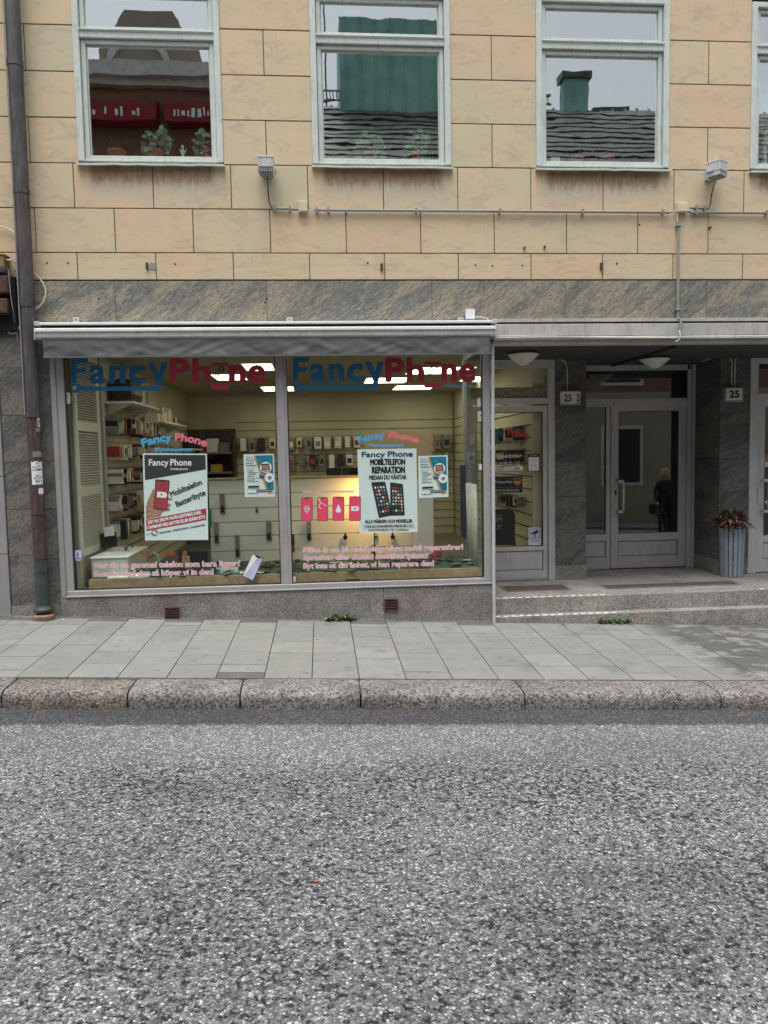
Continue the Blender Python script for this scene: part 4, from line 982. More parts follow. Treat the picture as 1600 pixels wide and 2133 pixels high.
d = Dec(GD); d.disc((a[0]+b_[0])/2, a[1]+8, 1.8, 1.8, 'navy', 3); d.line([((a[0]+b_[0])/2, a[1]+9), ((a[0]+b_[0])/2, a[1]+14)], 2, 'navy', 3); d.text('LARM', a[0]+3, b_[1]-4, b_[0]-3, b_[1]-4, 3.6, 'navy', 3, .02); d.build('lettering', T)
# sensors, labels on the glass
def small_box(x0, y0, x1, y1, Y, dep, m, name, label, cat, btn=True):
    T = thing(name, P((x0+x1)/2, y1, Y), label, cat); a = P(x0, y0, Y); b_ = P(x1, y1, Y)
    b = MB(); b.box(a.x, b_.x, Y-dep, Y, b_.z, a.z); b.build('housing', M[m], T, bevel=.003)
    if btn: b = MB(); cxm, cz = (a.x+b_.x)/2, a.z*.6+b_.z*.4; b.tube([(cxm, Y-dep-.006, cz), (cxm, Y-dep, cz)], .009, 10); b.build('sensor_eye', M['grey'], T)
small_box(134, 818, 147, 841, GD, .02, 'cream', 'glass_sensor', 'cream glass break sensor at the left edge of the left pane', 'sensor')
small_box(995, 857, 1006, 878, GD, .02, 'cream', 'glass_sensor', 'cream glass break sensor at the right edge of the right pane', 'sensor')
small_box(998, 967, 1006, 979, GD, .012, 'white', 'window_label', 'small white tag on the right edge of the right pane', 'label', False)
small_box(608, 1201, 616, 1213, GD, .004, 'white', 'window_label', 'white patch in the lower left corner of the right pane', 'label', False)
small_box(720, 1206, 750, 1209, GD, .004, 'black', 'window_label', 'thin black strip label at the foot of the right pane', 'label', False)
o = sheet('paper_scrap', [(996, 828), (1001, 830), (1003, 846), (996, 848), (994, 838)], GD, 'paperw', label='torn white paper scrap above the right hand glass sensor', cat='paper')

# shop door stickers
YD = Y1+.012
e2 = lambda x, y: (1000+x/6.667, 730+y/6.667); e3 = lambda x, y: (1000+x/6.667, 1000+y/6.667)
T = thing('opening_hours', P(1057, 987, YD), 'white vinyl opening hours on the shop door glass', 'window lettering')
for t, a, b_, h in (('Öppettider', (178, 1492), (583, 1486), 8.2), ('Vardagar 11.00 - 15.00', (210, 1570), (553, 1566), 3.6), ('Lördag    15.00 - 16.00', (210, 1606), (553, 1602), 3.6), ('Söndag', (210, 1648), (328, 1648), 3.6), ('Tel: 013-10 55955', (228, 1714), (540, 1708), 3.4)):
    d = Dec(YD); d.text(t, *e2(*a), *e2(*b_), h, 'inkwhite', 1, .006); d.build('line', T)
T = thing('hours_label', P(1070, 980, YD), 'narrow pale printed label covering the Sunday hours on the shop door', 'sticker')
sheet('paper', [e2(332, 1615), e2(600, 1605), e2(600, 1660), e2(332, 1670)], YD-.002, 'paperw', parent=T, th=.001)
d = Dec(YD-.002); d.text('STÄNGT', *e2(360, 1648), *e2(450, 1646), 3, 'grey'); d.rect(*e2(470, 1625), *e2(550, 1650), 'grey', 1); d.build('print', T)
T = thing('courier_sticker', P(1056, 1026, YD), 'black parcel pickup sticker with orange shield on the shop door', 'sticker')
d = Dec(YD); d.rect(*e2(135, 1748), *e3(588, 172), 'ink', 1); d.build('background', T)
d = Dec(YD); d.text('UPS Access Point', *e2(165, 1843), *e2(450, 1840), 4.6, 'inkwhite', 2, .006); d.line([e3(165, 105), e3(560, 108)], .5, 'grey', 2); d.text('Mobile barcode shipping enabled', *e3(185, 150), *e3(545, 148), 3, 'inkwhite', 2, .004); d.build('lettering', T)
d = Dec(YD)
for k, m, L in ((1, 'orange', 2), (.86, 'upsbrown', 3)):
    cx, cy = e2(520, 1825); d.poly([(cx+dx*k*7.2, cy+dy*k*8.4) for dx, dy in ((-1, -.75), (-.5, -.95), (0, -1), (.5, -.95), (1, -.75), (1, .3), (.75, .62), (0, 1), (-.75, .62), (-1, .3))], m, L)
d.text('ups', *e2(480, 1845), *e2(560, 1842), 6.2, 'yellow', 4, .03); d.build('shield', T)
T = thing('payment_sign', P(1112, 982, YD), 'small white sign with black header at the right edge of the shop door glass', 'sign')
d = Dec(YD); d.rect(*e2(663, 1435), *e2(828, 1678), 'ink', 1); d.rect(*e2(675, 1482), *e2(818, 1668), 'paperw', 2); d.build('board', T)
d = Dec(YD); d.text('Våra betalsätt', *e2(695, 1464), *e2(798, 1463), 2.2, 'inkwhite', 3)
for x, y, x2 in ((722, 1508, 778), (685, 1534, 805), (730, 1565, 765), (690, 1590, 735), (755, 1590, 800), (690, 1612, 740), (750, 1612, 800), (690, 1640, 730), (752, 1640, 800)): d.rect(*e2(x, y-7), *e2(x2, y), 'grey', 3)
d.build('print', T)
T = thing('camera_sign', P(1113, 1135, YD), 'white video surveillance sign with a black camera at the foot of the shop door glass', 'sign')
d = Dec(YD); d.rect(*e3(675, 660), *e3(842, 900), 'paperw', 1); d.rect(*e3(688, 674), *e3(834, 812), 'navy', 2); d.rect(*e3(696, 682), *e3(826, 804), 'lilac', 3); d.build('board', T)
d = Dec(YD); d.poly([e3(735, 722), e3(800, 690), e3(818, 728), e3(745, 760)], 'ink', 4); d.poly([e3(705, 740), e3(735, 735), e3(738, 752), e3(712, 755)], 'ink', 4); d.rect(*e3(755, 750), *e3(768, 800), 'ink', 4)
d.text('Tv&Video', *e3(692, 850), *e3(832, 848), 3.8, 'navy', 3, .02); d.text('övervakning', *e3(692, 876), *e3(832, 874), 2.6, 'navy', 3, .02); d.build('print', T)
T = thing('sim_board', P(1050, 1137, Y1+.3), 'tall black rounded SIM card board standing inside the shop door', 'display board')
d = MB(); Yq = Y1+.3; pts = [P(*e3(x, y), Yq) for x, y in ((40, 905), (40, 410), (400, 405), (460, 430), (488, 480), (492, 600), (485, 760), (500, 905))]; d.prism([(p.x, p.z) for p in pts], Yq, Yq+.03); d.build('board', M['black'], T, bevel=.004)
d = Dec(Yq-.002)
for t, y, h in (('Get your', 500, 4), ('SIM', 585, 10.5), ('Ta ditt', 655, 6.5), ('SIM-kort', 690, 4)): d.text(t, *e3(170, y), *e3(306, y), h, 'grey', 1, .02)
d.build('lettering', T)
# third door stickers
d = Dec(Y1+.012); T = thing('shop_sticker', P(1592, 975, Y1), 'pink and cream paper sticker on the glass of the right hand door', 'sticker')
e4 = lambda x, y: (1200+x/4, 730+y/4); d.poly([e4(1538, 868), e4(1640, 868), e4(1640, 970), e4(1538, 970)], 'skin', 1); d.rect(*e4(1552, 872), *e4(1592, 895), 'inkred', 2); d.poly([e4(1538, 935), e4(1640, 925), e4(1640, 970), e4(1538, 970)], 'cream', 2); d.text('Sommar', *e4(1542, 925), *e4(1640, 905), 4, 'inkred', 3); d.build('print', T)
for i, (x, y) in enumerate(((1537, 178), (1585, 178), (1633, 178))):
    a = lambda X, Y_: (1200+X/4, 1000+Y_/4); o = sheet('bunting_flag', [a(x-11, y-3), a(x+11, y-3), a(x, y+28)], Y1+.011, 'inkwhite', label=ORD[i]+' white triangle from the left in the bunting on the right hand door glass', cat='bunting', group='white bunting flags on the right hand door')

# ================================================================== INSIDE THE SHOP
def place(name, m, label, cat, boxes=None, group=None, bevel=.003, fn=None):
    b = MB()
    for x in boxes or []: b.box(*x)
    if fn: fn(b)
    return b.build(name, M[m], label=label, cat=cat, group=group, bevel=bevel)
LP = [(504, 757.5, 572, 770, 'nearest on the left'), (440, 780, 515, 790, 'second from the left edge'), (543, 805.5, 613, 813, 'behind the mullion'), (765, 787, 842, 796, 'above the pale poster, nearer'), (859, 765, 941, 777, 'nearest on the right'), (827, 803, 895, 810, 'farthest back on the right'), (974, 784, 1020, 792, 'at the right edge')]
LP += [(-1.5, .45, -.9, 1.05, 'added unseen to brighten the left half of the display'), (-.3, .45, .3, 1.05, 'added unseen to brighten the middle of the display'), (.8, .45, 1.4, 1.05, 'added unseen to brighten the right half of the display')]  # extra panels hidden behind the valance, added to brighten the display
for x0, y0, x1, y1, wh in LP:
    if y0 > 5:
        a = G(x0, y0, 2.832); b_ = G(x1, y1, 2.832); X0, X1 = min(a.x, b_.x), max(a.x, b_.x); Yf, Yb = min(a.y, b_.y), max(a.y, b_.y)
    else: X0, Yf, X1, Yb = x0, y0, x1, y1
    T = thing('ceiling_light', ((X0+X1)/2, (Yf+Yb)/2, 2.81), 'square lit ceiling light, '+wh, 'ceiling light', 'lit square lights in the shop ceiling')
    b = MB(); b.box(X0-.02, X1+.02, Yf-.02, Yb+.02, 2.826, 2.84); b.build('frame', M['white'], T); b = MB(); b.box(X0, X1, Yf, Yb, 2.822, 2.8259); b.build('diffuser', M['panel'], T)
# display platform
xd0, xd1 = -2.41, 1.64; ZD = .50
T = thing('display_platform', (0, .5, .4), 'low window platform covered in green carpet with an oak front edge', 'platform')
b = MB(); b.box(P(187, 1215, .1).x, xd1, .092, 1.02, .18, ZD-.012); b.build('base', M['whitein'], T)
b = MB(); b.box(P(187, 1215, .1).x, xd1, .095, 1.0, ZD-.012, ZD); b.build('carpet', M['carpet'], T)
b = MB(); b.box(P(187, 1215, .1).x, xd1, .074, .092, .40, ZD+.003); b.build('front_edge', M['wood'], T, bevel=.002)
# white slatted back panel
px0, px1 = P(437, 1080, 1.0).x, P(904, 1080, 1.0).x
T = thing('slatted_screen', ((px0+px1)/2, 1.0, ZD), 'low white slatted back panel behind the display platform', 'panel')
zl = [ZD]+sorted([P(560, y, 1.0).z for y in (1146, 1115, 1086, 1057, 1027)])+[P(560, 998, 1.0).z]
b = MB()
for a, c_ in zip(zl, zl[1:]): b.box(px0, px1, 1.0, 1.02, a+.004, c_-.004)
b.build('slats', M['whitein'], T, bevel=.002)
b = MB(); b.box(px0, px1, 1.012, 1.06, ZD, zl[-1]); b.build('backing', M['grey'], T)
b = MB(); b.box(px0-.01, px1, .98, 1.16, zl[-1], zl[-1]+.02); b.build('top_shelf', M['wood'], T, bevel=.002)
# tall board behind the pale poster
a = P(760, 900, .93); b_ = P(903, 1165, .93)
T = thing('tall_board', ((a.x+b_.x)/2, .95, ZD), 'tall beige board standing behind the pale blue poster', 'board')
b = MB(); b.box(P(860, 1000, .93).x, b_.x, .925, .95, ZD, P(860, 1000, .93).z+.0); b.build('lower_board', M['whitein'], T); b = MB(); b.box(a.x, b_.x, .951, .975, P(860, 1000, .95).z+.02, a.z); b.build('upper_board', M['kraft'], T)
# small spotlight lighting the panel
lp = P(778, 1010, .62)
T = thing('clip_spotlight', lp, 'small warm spotlight behind the pale blue poster lighting the white panel', 'lamp')
b = MB(); b.tube([(lp.x, .60, lp.z+.02), (lp.x-.01, .68, lp.z)], .03, 14, .038); b.build('head', M['black'], T, smooth=True)
b = MB(); b.tube([(lp.x, .62, lp.z), (lp.x, .64, .9), (lp.x, .66, ZD)], .006, 8); b.build('stand', M['black'], T)
b = MB(); b.tube([(lp.x-.0095, .679, lp.z), (lp.x-.01, .683, lp.z)], .03, 14); b.build('bulb', emit('warm_bulb', (1, .55, .15), 8), T)
ld = bpy.data.lights.new('spot_beam', 'SPOT'); ld.energy = 13; ld.color = (1, .52, .13); ld.spot_size = radians(150); ld.spot_blend = .9; ld.shadow_soft_size = .03
lo = bpy.data.objects.new('spot_beam', ld); lo.location = (lp.x-.0, .70, lp.z-.02); lo.rotation_euler = (Vector((.15, -.35, .32))).to_track_quat('Z', 'Y').to_euler(); link(lo, T)
# straps and watches hanging on the panel
def strap(x0, y0, x1, y1, i, lab, m='grey', m2='black'):
    a = P(x0, y0, .975); b_ = P(x1, y1, .975); T = thing('hanging_accessory', ((a.x+b_.x)/2, .98, b_.z), lab, 'phone accessory', 'accessories hanging on the white panel')
    w_ = b_.x-a.x; b = MB(); b.box(a.x, b_.x, .970, .985, b_.z, a.z); b.build('pack', M[m], T, bevel=.002)
    b = MB(); b.box(a.x+w_*.15, b_.x-w_*.15, .962, .9695, b_.z+(a.z-b_.z)*.08, b_.z+(a.z-b_.z)*.4); b.build('item', M[m2], T); b = MB(); b.tube([((a.x+b_.x)/2, .94, a.z+.008), ((a.x+b_.x)/2, 1.0, a.z+.008)], .003, 6); b.build('hook', M['alu'], T)
for i, (x0, y0, x1, y1, lab) in enumerate(((1178, 205, 1212, 328, 'high grey strap pack left of the mullion, nearest the dark green poster'), (1142, 385, 1175, 510, 'strap pack just right of the dark green poster foot'), (1272, 460, 1303, 597, 'lowest strap pack on the left half of the panel'), (1465, 370, 1500, 495, 'blue grey strap pack close to the mullion'), (1400, 285, 1415, 320, 'tiny grey pack high on the left half of the panel'))):
    strap(*z7(x0, y0), *z7(x1, y1), i, lab)
strap(*z9(86, 462), *z9(118, 592), 5, 'dark pack right of the mullion', 'black', 'inkred'); strap(*z9(205, 372), *z9(240, 510), 6, 'long strap pack below the pink plug sticker')
strap(*z9(672, 540), *z9(705, 612), 7, 'narrow dark pack low in the warm light'); strap(*z9(690, 452), *z9(722, 490), 8, 'lilac pack just below the pale blue poster', 'lilac')
for cx, cy, lab in ((485, 485, 'smart watch on a white cushion, left one of the two'), (829, 482, 'smart watch on a white cushion, right one of the two')):
    p = P(*z9(cx, cy), .95); T = thing('smart_watch', (p.x, p.y, p.z-.04), lab, 'watch', 'two watches on the white panel')
    b = MB(); b.tube([(p.x, .945, p.z), (p.x, .962, p.z)], .026, 16); b.build('case', M['black'], T); b = MB(); b.box(p.x-.022, p.x+.022, .95, .985, p.z-.045, p.z-.025); b.build('cushion', M['white'], T, bevel=.004); b = MB(); b.box(p.x-.011, p.x+.011, .955, .97, p.z+.02, p.z+.05); b.build('strap', M['black'], T, bevel=.003)
# phones scattered on the carpet
rr = random.Random(4)
def phone_proto(m):
    T = thing('old_phone', (0, 0, 0), '', 'phone'); b = MB(); b.box(-.036, .036, -.074, .074, 0, .009); b.build('body', M[m], T, bevel=.004); b = MB(); b.box(-.031, .031, -.062, .062, .0091, .0098); b.build('screen', M['gasket'] if m != 'white' else M['grey'], T); return T
pr = {m: phone_proto(m) for m in ('black', 'grey', 'white')}
used = set(); nph = 95; cells = [(i, j) for i in range(24) for j in range(6)]; rr.shuffle(cells)
for n in range(nph):
    i, j = cells[n]; x = -1.72+i*.142+rr.uniform(-.06, .06); y = .15+j*.15+rr.uniform(-.05, .05); m = rr.choices(['black', 'grey', 'white'], [6, 3, 1.2])[0]
    o = pr[m] if m not in used else copy_tree(pr[m]); used.add(m)
    tilt = rr.uniform(.0, .28); o.location = (x, y, ZD+.010+tilt*.05+rr.choice([0, 0, .012])); o.rotation_euler = (tilt*rr.choice([-1, 1])*.6, tilt*.5, rr.uniform(0, 6.28))
    side = 'left' if x < -.39 else 'right'; nm = {'black': 'black', 'grey': 'grey', 'white': 'white'}[m]
    o['label'] = '%s old phone lying on green carpet behind the %s pane' % (nm, side); o['group'] = '%s phones behind the %s pane' % (nm, side)
for m in pr:
    if m not in used: bpy.data.objects.remove(pr[m])
# cabinet corner at the left
T = thing('white_cabinet', (-2.15, .6, .38), 'low white cabinet in the left corner of the display', 'cabinet')
b = MB(); b.box(-2.34, -1.98, .24, 1.15, .40, .69); b.build('body', M['louvre'], T, bevel=.003); b = MB(); b.box(-2.35, -1.97, .23, 1.16, .691, .703); b.build('top', M['white'], T, bevel=.002)
place('corner_floor', 'grey', 'dark grey boards under the white cabinet', 'floor board', [(-2.41, P(187, 1215, .1).x-.002, .08, 1.0, .34, .40)])
T = thing('glass_box', (-2.22, .42, .703), 'clear glass box on the white cabinet', 'box'); b = MB(); b.box(-2.27, -2.17, .36, .48, .704, .76); b.build('box_walls', M['glass'], T); b = MB(); b.box(-2.26, -2.18, .38, .46, .705, .73); b.build('contents', M['white'], T)
def lean(x0, y0, x1, y1, Y, m, name, label, cat, th=.02):
    a = P(x0, y0, Y); b_ = P(x1, y1, Y); b = MB(); c_ = Vector(((a.x+b_.x)/2, Y, (a.z+b_.z)/2)); b.obox(c_, ((b_.x-a.x)/2, 0, (b_.x-a.x)*.06), (0, th/2, 0), (-.01, .02, (a.z-b_.z)/2)); return b.build(name, M[m], label=label, cat=cat, bevel=.003)
lean(208, 1110, 244, 1140, .75, 'black', 'laptop', 'black folded laptop leaning on the white cabinet', 'laptop')
lean(216, 1098, 238, 1116, .70, 'paperw', 'price_card', 'white card propped on the folded laptop', 'card', .004)
lean(193, 1117, 207, 1131, .80, 'black', 'picture_frame', 'small dark frame on the white cabinet beside the laptop', 'frame')
b = MB()
for k in range(5):
    r = .03+.006*k; b.tube([(-2.33+r*cos(t*pi/6), .15+.008*k, .44+r*sin(t*pi/6)) for t in range(13)], .004, 6)
b.build('cable_coil', M['black'], label='black coil of cable in the bottom left window corner', cat='cable')
for i, (x0, x1, y0, y1) in enumerate(((223, 268, 1204, 1216), (270, 314, 1201, 1214))):
    T = thing('console_box', P((x0+x1)/2, y1, .14), ['white flat console box, left of the two on the carpet', 'white flat console box, right of the two on the carpet'][i], 'box', 'two white console boxes')
    a = P(x0, y0, .14); b_ = P(x1, y1, .14); b = MB(); b.box(a.x, b_.x, .14, .34, b_.z+.014, a.z+.006); b.build('carton', M['paperw'], T, bevel=.002)
    d = Dec(.139); d.text('C4', x0+4, y1-4.5, x0+15, y1-5, 5, 'ink', 1, .04); d.build('print', T)
o = sheet('paper_note', [z7(1155, 657), z7(1293, 655), z7(1293, 730), z7(1157, 730)], .30, 'paperw', label='white handwritten paper note standing on the carpet near the tilted phone sticker', cat='note')
def bag(b):
    c_ = P(408, 1150, .7); b.box(c_.x-.19, c_.x+.13, .68, .92, ZD, ZD+.2)
o = place('black_bag', 'black', 'black carrying bag on the platform below the dark green poster', 'bag', fn=bag, bevel=.03)
p = P(387, 1160, .55); T = thing('kraft_jar', (p.x, .55, ZD), 'brown cylinder with an orange top below the dark green poster', 'jar')
b = MB(); b.lathe([(0, 0), (.042, 0), (.042, .15), (0, .15)], (p.x, .55, ZD), 16); b.build('body', M['kraft'], T, smooth=True); b = MB(); b.lathe([(0, 0), (.025, 0), (.027, .03), (.018, .05), (0, .055)], (p.x-.01, .55, ZD+.15), 12); b.build('top', M['orange'], T, smooth=True)
o = sheet('orange_arrow', [(289, 1152), (322, 1147), (323, 1152), (300, 1154), (303, 1165)], .62, 'orange', label='thin orange card arrow pointing left, left of the grey tube', cat='sign', th=.004)
o = sheet('orange_arrow', [(338, 1153), (352, 1149), (366, 1152), (362, 1158), (340, 1156)], .64, 'orange', label='orange card arrow right of the grey tube', cat='sign', th=.004)
p = P(306, 1160, .58); b = MB(); b.lathe([(0, 0), (.016, 0), (.016, .20), (.01, .22), (0, .225)], (p.x, .58, ZD), 12); b.build('grey_tube', M['grey'], label='upright grey tube between the orange arrows', cat='tube', smooth=True)
b = MB(); b.tube([P(319, 1153, .5), P(328, 1156, .5), P(332, 1166, .5), P(328, 1180, .5), P(325, 1190, .5)], .020, 8, .012); b.build('green_hose', M['leaf2'], label='pale green curved tube standing on the carpet', cat='tube', smooth=True)
b = MB(); rq = random.Random(8); p = P(258, 1165, .7)
for k in range(60):
    v = Vector((rq.uniform(-.09, .09), rq.uniform(-.08, .08), rq.uniform(0, .25))); c_ = Vector((p.x, .7, ZD))+v; a = Vector((rq.uniform(-1, 1), rq.uniform(-1, 1), rq.uniform(-1, 1))).normalized()*.028; e = a.cross(Vector((rq.random(), rq.random(), 1))).normalized()*.014
    b.face([c_-a, c_+e, c_+a, c_-e])
b.build('black_leaf_ornament', M['black'], label='black leafy ornament beside the white cabinet', cat='ornament')
p = P(909, 1165, .85)
T = thing('red_watering_can', (p.x, .85, ZD), 'small red can with a spout at the right end of the platform', 'watering can')
b = MB(); b.lathe([(0, 0), (.045, 0), (.052, .03), (.045, .06), (.018, .09), (.014, .16), (0, .16)], (p.x, .85, ZD+.0), 18); b.build('body', M['red'], T, smooth=True); b = MB(); b.tube([(p.x+.04, .85, ZD+.04), (p.x+.08, .85, ZD+.09), (p.x+.10, .85, ZD+.15)], .01, 8, .006); b.build('spout', M['red'], T, smooth=True)
# side return: curtain, dark banner
b = MB(); n = 24; vs = []
for i in range(n+1):
    y = .16+.5*i/n; x = 1.60+.02*sin(i*1.1)
    for zz in (ZD, .95, 1.36): vs.append((x-.01*(zz > 1.3), y, zz))
b.addm(vs, [(i*3+j, i*3+j+1, i*3+j+4, i*3+j+3) for i in range(n) for j in range(2)]); o = b.build('curtain', M['curtain'], label='short white curtain hanging at the right end of the display', cat='curtain', smooth=True); o.modifiers.new('thickness', 'SOLIDIFY').thickness = .002
place('dark_banner', 'navy', 'tall dark banner beside the white curtain at the right end of the display', 'banner', [(1.60, 1.61, .78, 1.10, .72, 1.55)])
# interior post and left shutters
b = MB(); b.box(-2.415, -2.36, .98, 1.06, .17, 2.84); b.build('interior_post', M['frame'], label='grey post between the louvred shutters and the shelves', cat='post', bevel=.003)
T = thing('louvred_shutter', (-2.38, .55, .70), 'tall pale louvred shutter along the left side of the display', 'shutter')
sh = MB(); zz0, zz1 = .72, 2.80; secs = [(.80, 1.32), (1.42, 1.98), (2.08, 2.72)]
sh.box(-2.415, -2.385, .12, .18, zz0, zz1); sh.box(-2.415, -2.385, .86, .96, zz0, zz1)
last = zz0
for a, c_ in secs+[(zz1, zz1)]:
    if a > last: sh.box(-2.415, -2.385, .18, .86, last, a)
    last = c_
sh.build('frame', M['louvre'], T, bevel=.003)
for a, c_ in secs:
    s_ = MB(); k = a+.012
    while k < c_-.005: s_.addm([(-2.41, .185, k+.008), (-2.388, .185, k-.006), (-2.388, .855, k-.006), (-2.41, .855, k+.008), (-2.41, .185, k+.011), (-2.388, .185, k-.003), (-2.388, .855, k-.003), (-2.41, .855, k+.011)], [(0, 1, 2, 3), (7, 6, 5, 4), (0, 4, 5, 1), (1, 5, 6, 2), (2, 6, 7, 3), (3, 7, 4, 0)]); k += .026
    s_.build('louvres', M['louvre'], T)
    s_ = MB(); s_.box(-2.4135, -2.411, .18, .86, a, c_); s_.build('louvre_backing', M['grey'], T)
# shelves on the left wall and hanging packs
def shelf(y0, y1, zz, label):
    T = thing('wall_shelf', (-2.25, (y0+y1)/2, zz), label, 'shelf', 'shelves on the left shop wall'); b = MB(); b.box(-2.41, -2.08, y0, y1, zz, zz+.025); b.build('board', M['whitein'], T, bevel=.003)
    for y in (y0+.12, y1-.12): b = MB(); b.prism([(-2.41, zz-.001), (-2.15, zz-.001), (-2.41, zz-.12)], y, y+.012); b.build('bracket', M['whitein'], T)
sz = P(225, 842, 1.35).z; shelf(1.25, 2.6, sz, 'front wall shelf carrying black bags high on the left wall'); sz2 = P(330, 884, 3.4).z; shelf(2.9, 4.6, sz2, 'rear wall shelf on the left wall'); shelf(4.8, 6.2, sz2-.35, 'rearmost wall shelf near the back room')
place('black_helmet_bag', 'black', 'rounded black bag on the front wall shelf', 'bag', [(-2.38, -2.12, 1.35, 1.95, sz+.026, sz+.30)], bevel=.09)
rr = random.Random(21); pc = ['black', 'grey', 'paperw', 'kraft', 'black', 'maroon', 'cream', 'black', 'grey', 'black', 'grey', 'kraft']
for k in range(6): place('carton', rr.choice(['paperw', 'cream', 'grey']), ORD[k]+' narrow carton from the front, standing on the front wall shelf', 'carton', [(-2.36, -2.2, 2.0+k*.095, 2.08+k*.095, sz+.026, sz+.24+rr.uniform(-.03, .03))], 'cartons on the front wall shelf')
for k in range(9): place('carton', rr.choice(['paperw', 'cream', 'maroon', 'kraft']), ORD[k]+' small carton from the front, standing on the rear wall shelf', 'carton', [(-2.36, -2.18, 3.0+k*.16, 3.1+k*.16, sz2+.026, sz2+.13+rr.uniform(0, .12))], 'cartons on the rear wall shelf')
rows = [(868, 903), (925, 957), (978, 1012), (1032, 1066), (1086, 1122)]
RN = ['top', 'second', 'third', 'fourth', 'lowest']
for i, (ya, yb) in enumerate(rows):
    za, zb_ = P(224, ya, 1.25).z, P(224, yb, 1.25).z
    b = MB(); b.tube([(-2.39, 1.12, za+.02), (-2.39, 5.2, za+.02)], .006, 6); b.build('hook_rail', M['grey'], label='%s dark hook rail along the left shop wall' % RN[i], cat='rail', group='hook rails on the left wall')
    for k in range(24):
        y = 1.16+k*.108+rr.uniform(-.015, .015); d_ = rr.uniform(.10, .2); m = rr.choice(pc); o = MB(); hgt = (za-zb_)*rr.uniform(.75, 1.1)
        y1_ = y+rr.uniform(.03, .08); o.box(-2.40, -2.40+d_, y, y1_, za-hgt, za); o.mi = 1; o.box(-2.395, -2.405+d_, y-.002, y-.0005, za-hgt*rr.uniform(.5, .95), za-hgt*rr.uniform(.1, .35)); o.box(-2.399+d_, -2.398+d_, y+.003, y1_-.003, za-hgt*rr.uniform(.6, .9), za-hgt*.2)
        ob = o.build('hanging_pack', [M[m], M[rr.choice(['paperw', 'black', 'cream', 'inkred', 'grey', 'paperw'])]], label='%s pack in the %s row of the left wall, %s from the front' % ({'paperw': 'white', 'kraft': 'brown', 'navy': 'dark blue', 'maroon': 'maroon', 'gold': 'ochre'}.get(m, m), RN[i], ORD[k]), cat='phone case pack', group='case packs hanging on the left wall')
# packs on the back wall
for i, (yy, spans) in enumerate(((910, ((500, 566), (600, 752), (905, 942))), (947, ((600, 742), (905, 942))))):
    n = 0
    for a, c_ in spans:
        zc = P(700, yy, 6.6).z; x0 = P(a, yy, 6.6).x; x1 = P(c_, yy, 6.6).x
        b = MB(); b.tube([(x0-.05, 6.66, zc+.02), (x1+.05, 6.66, zc+.02)], .006, 6); b.build('hook_rail', M['grey'], label='%s hook rail on the back wall, %s' % (['upper', 'lower'][i], {600: 'behind the right pane', 905: 'beside the tall board', 500: 'behind the left flyer'}[a]), cat='rail', group='hook rails on the back wall')
        x = x0
        while x < x1:
            w_ = rr.uniform(.09, .13); m = rr.choice(['paperw', 'grey', 'black', 'paperw', 'cream', 'leaf2' if i else 'grey']); o = MB(); hg = rr.uniform(.17, .26); o.box(x, x+w_, 6.58, 6.70, zc-hg, zc); o.mi = 1; o.box(x+.02, x+w_-.02, 6.576, 6.579, zc-hg*.8, zc-hg*.35)
            o.build('hanging_pack', [M[m], M[rr.choice(['black', 'grey', 'paperw', 'inkred', 'black'])]], label='%s pack in the %s row of the back wall, %s from the left' % ({'paperw': 'white', 'leaf2': 'pale green'}.get(m, m), ['upper', 'lower'][i], ORD[n % 25]), cat='accessory pack', group='packs on the back wall'); x += w_+rr.uniform(.04, .1); n += 1
# door side wall goods
for i, (ya, yb) in enumerate(((888, 920), (937, 968), (1036, 1060))):
    za = P(1090, ya, 1.6).z; zb_ = P(1090, yb, 1.6).z
    b = MB(); b.tube([(2.49, 1.5, za+.015), (2.49, 3.4, za+.015)], .006, 6); b.build('hook_rail', M['grey'], label='%s hook rail on the slatted wall behind the shop door' % ['upper', 'middle', 'lower'][i], cat='rail', group='hook rails behind the shop door')
    for k in range(10):
        y = 1.62+k*.17; m = rr.choice(['black', 'leaf', 'black', 'kraft', 'grey', 'black'] if i != 1 else ['black', 'kraft', 'black']); o = MB(); dp = rr.uniform(.08, .22); o.box(2.50-dp, 2.50, y, y+.05, zb_+rr.uniform(-.02, .04), za); o.mi = 1; o.box(2.51-dp, 2.49, y-.002, y-.0005, zb_+.06, za-.03)
        o.build('hanging_pack', [M[m], M[rr.choice(['grey', 'kraft', 'black', 'black'])]], label='%s pack in the %s row behind the shop door, %s from the front' % ({'leaf': 'green', 'kraft': 'brown'}.get(m, m), ['upper', 'middle', 'lower'][i], ORD[k]), cat='cable pack', group='packs behind the shop door')
# back room rack and counter
rx0, rx1 = P(390, 950, 6.3).x, P(488, 950, 6.3).x
T = thing('storage_rack', ((rx0+rx1)/2, 6.3, .17), 'dark metal rack with boxes in the back room opening', 'rack')
for k, x in enumerate((rx0, rx1)):
    b = MB(); b.box(x-.02, x+.02, 6.1, 6.6, .17, 2.05); b.build('upright', M['black'], T)
for zz in (.6, 1.0, 1.4, 1.75): b = MB(); b.box(rx0+.02, rx1-.02, 6.1, 6.6, zz, zz+.03); b.build('shelf', M['grey'], T)
for j, zz in enumerate((1.03, 1.43, 1.78)):
    x = rx0+.05; k = 0
    while x < rx1-.2: 
        w_ = rr.uniform(.08, .2); m = rr.choice(['cream', 'grey', 'kraft', 'paperw', 'navy', 'inkred', 'gold']); place('carton', m, '%s carton from the left on the %s shelf of the storage rack' % (ORD[k], ['lower', 'middle', 'upper'][j]), 'carton', [(x, x+w_, 6.15, 6.4, zz+.001, zz+rr.uniform(.1, .25))], 'cartons on the storage rack'); x += w_+.03; k += 1
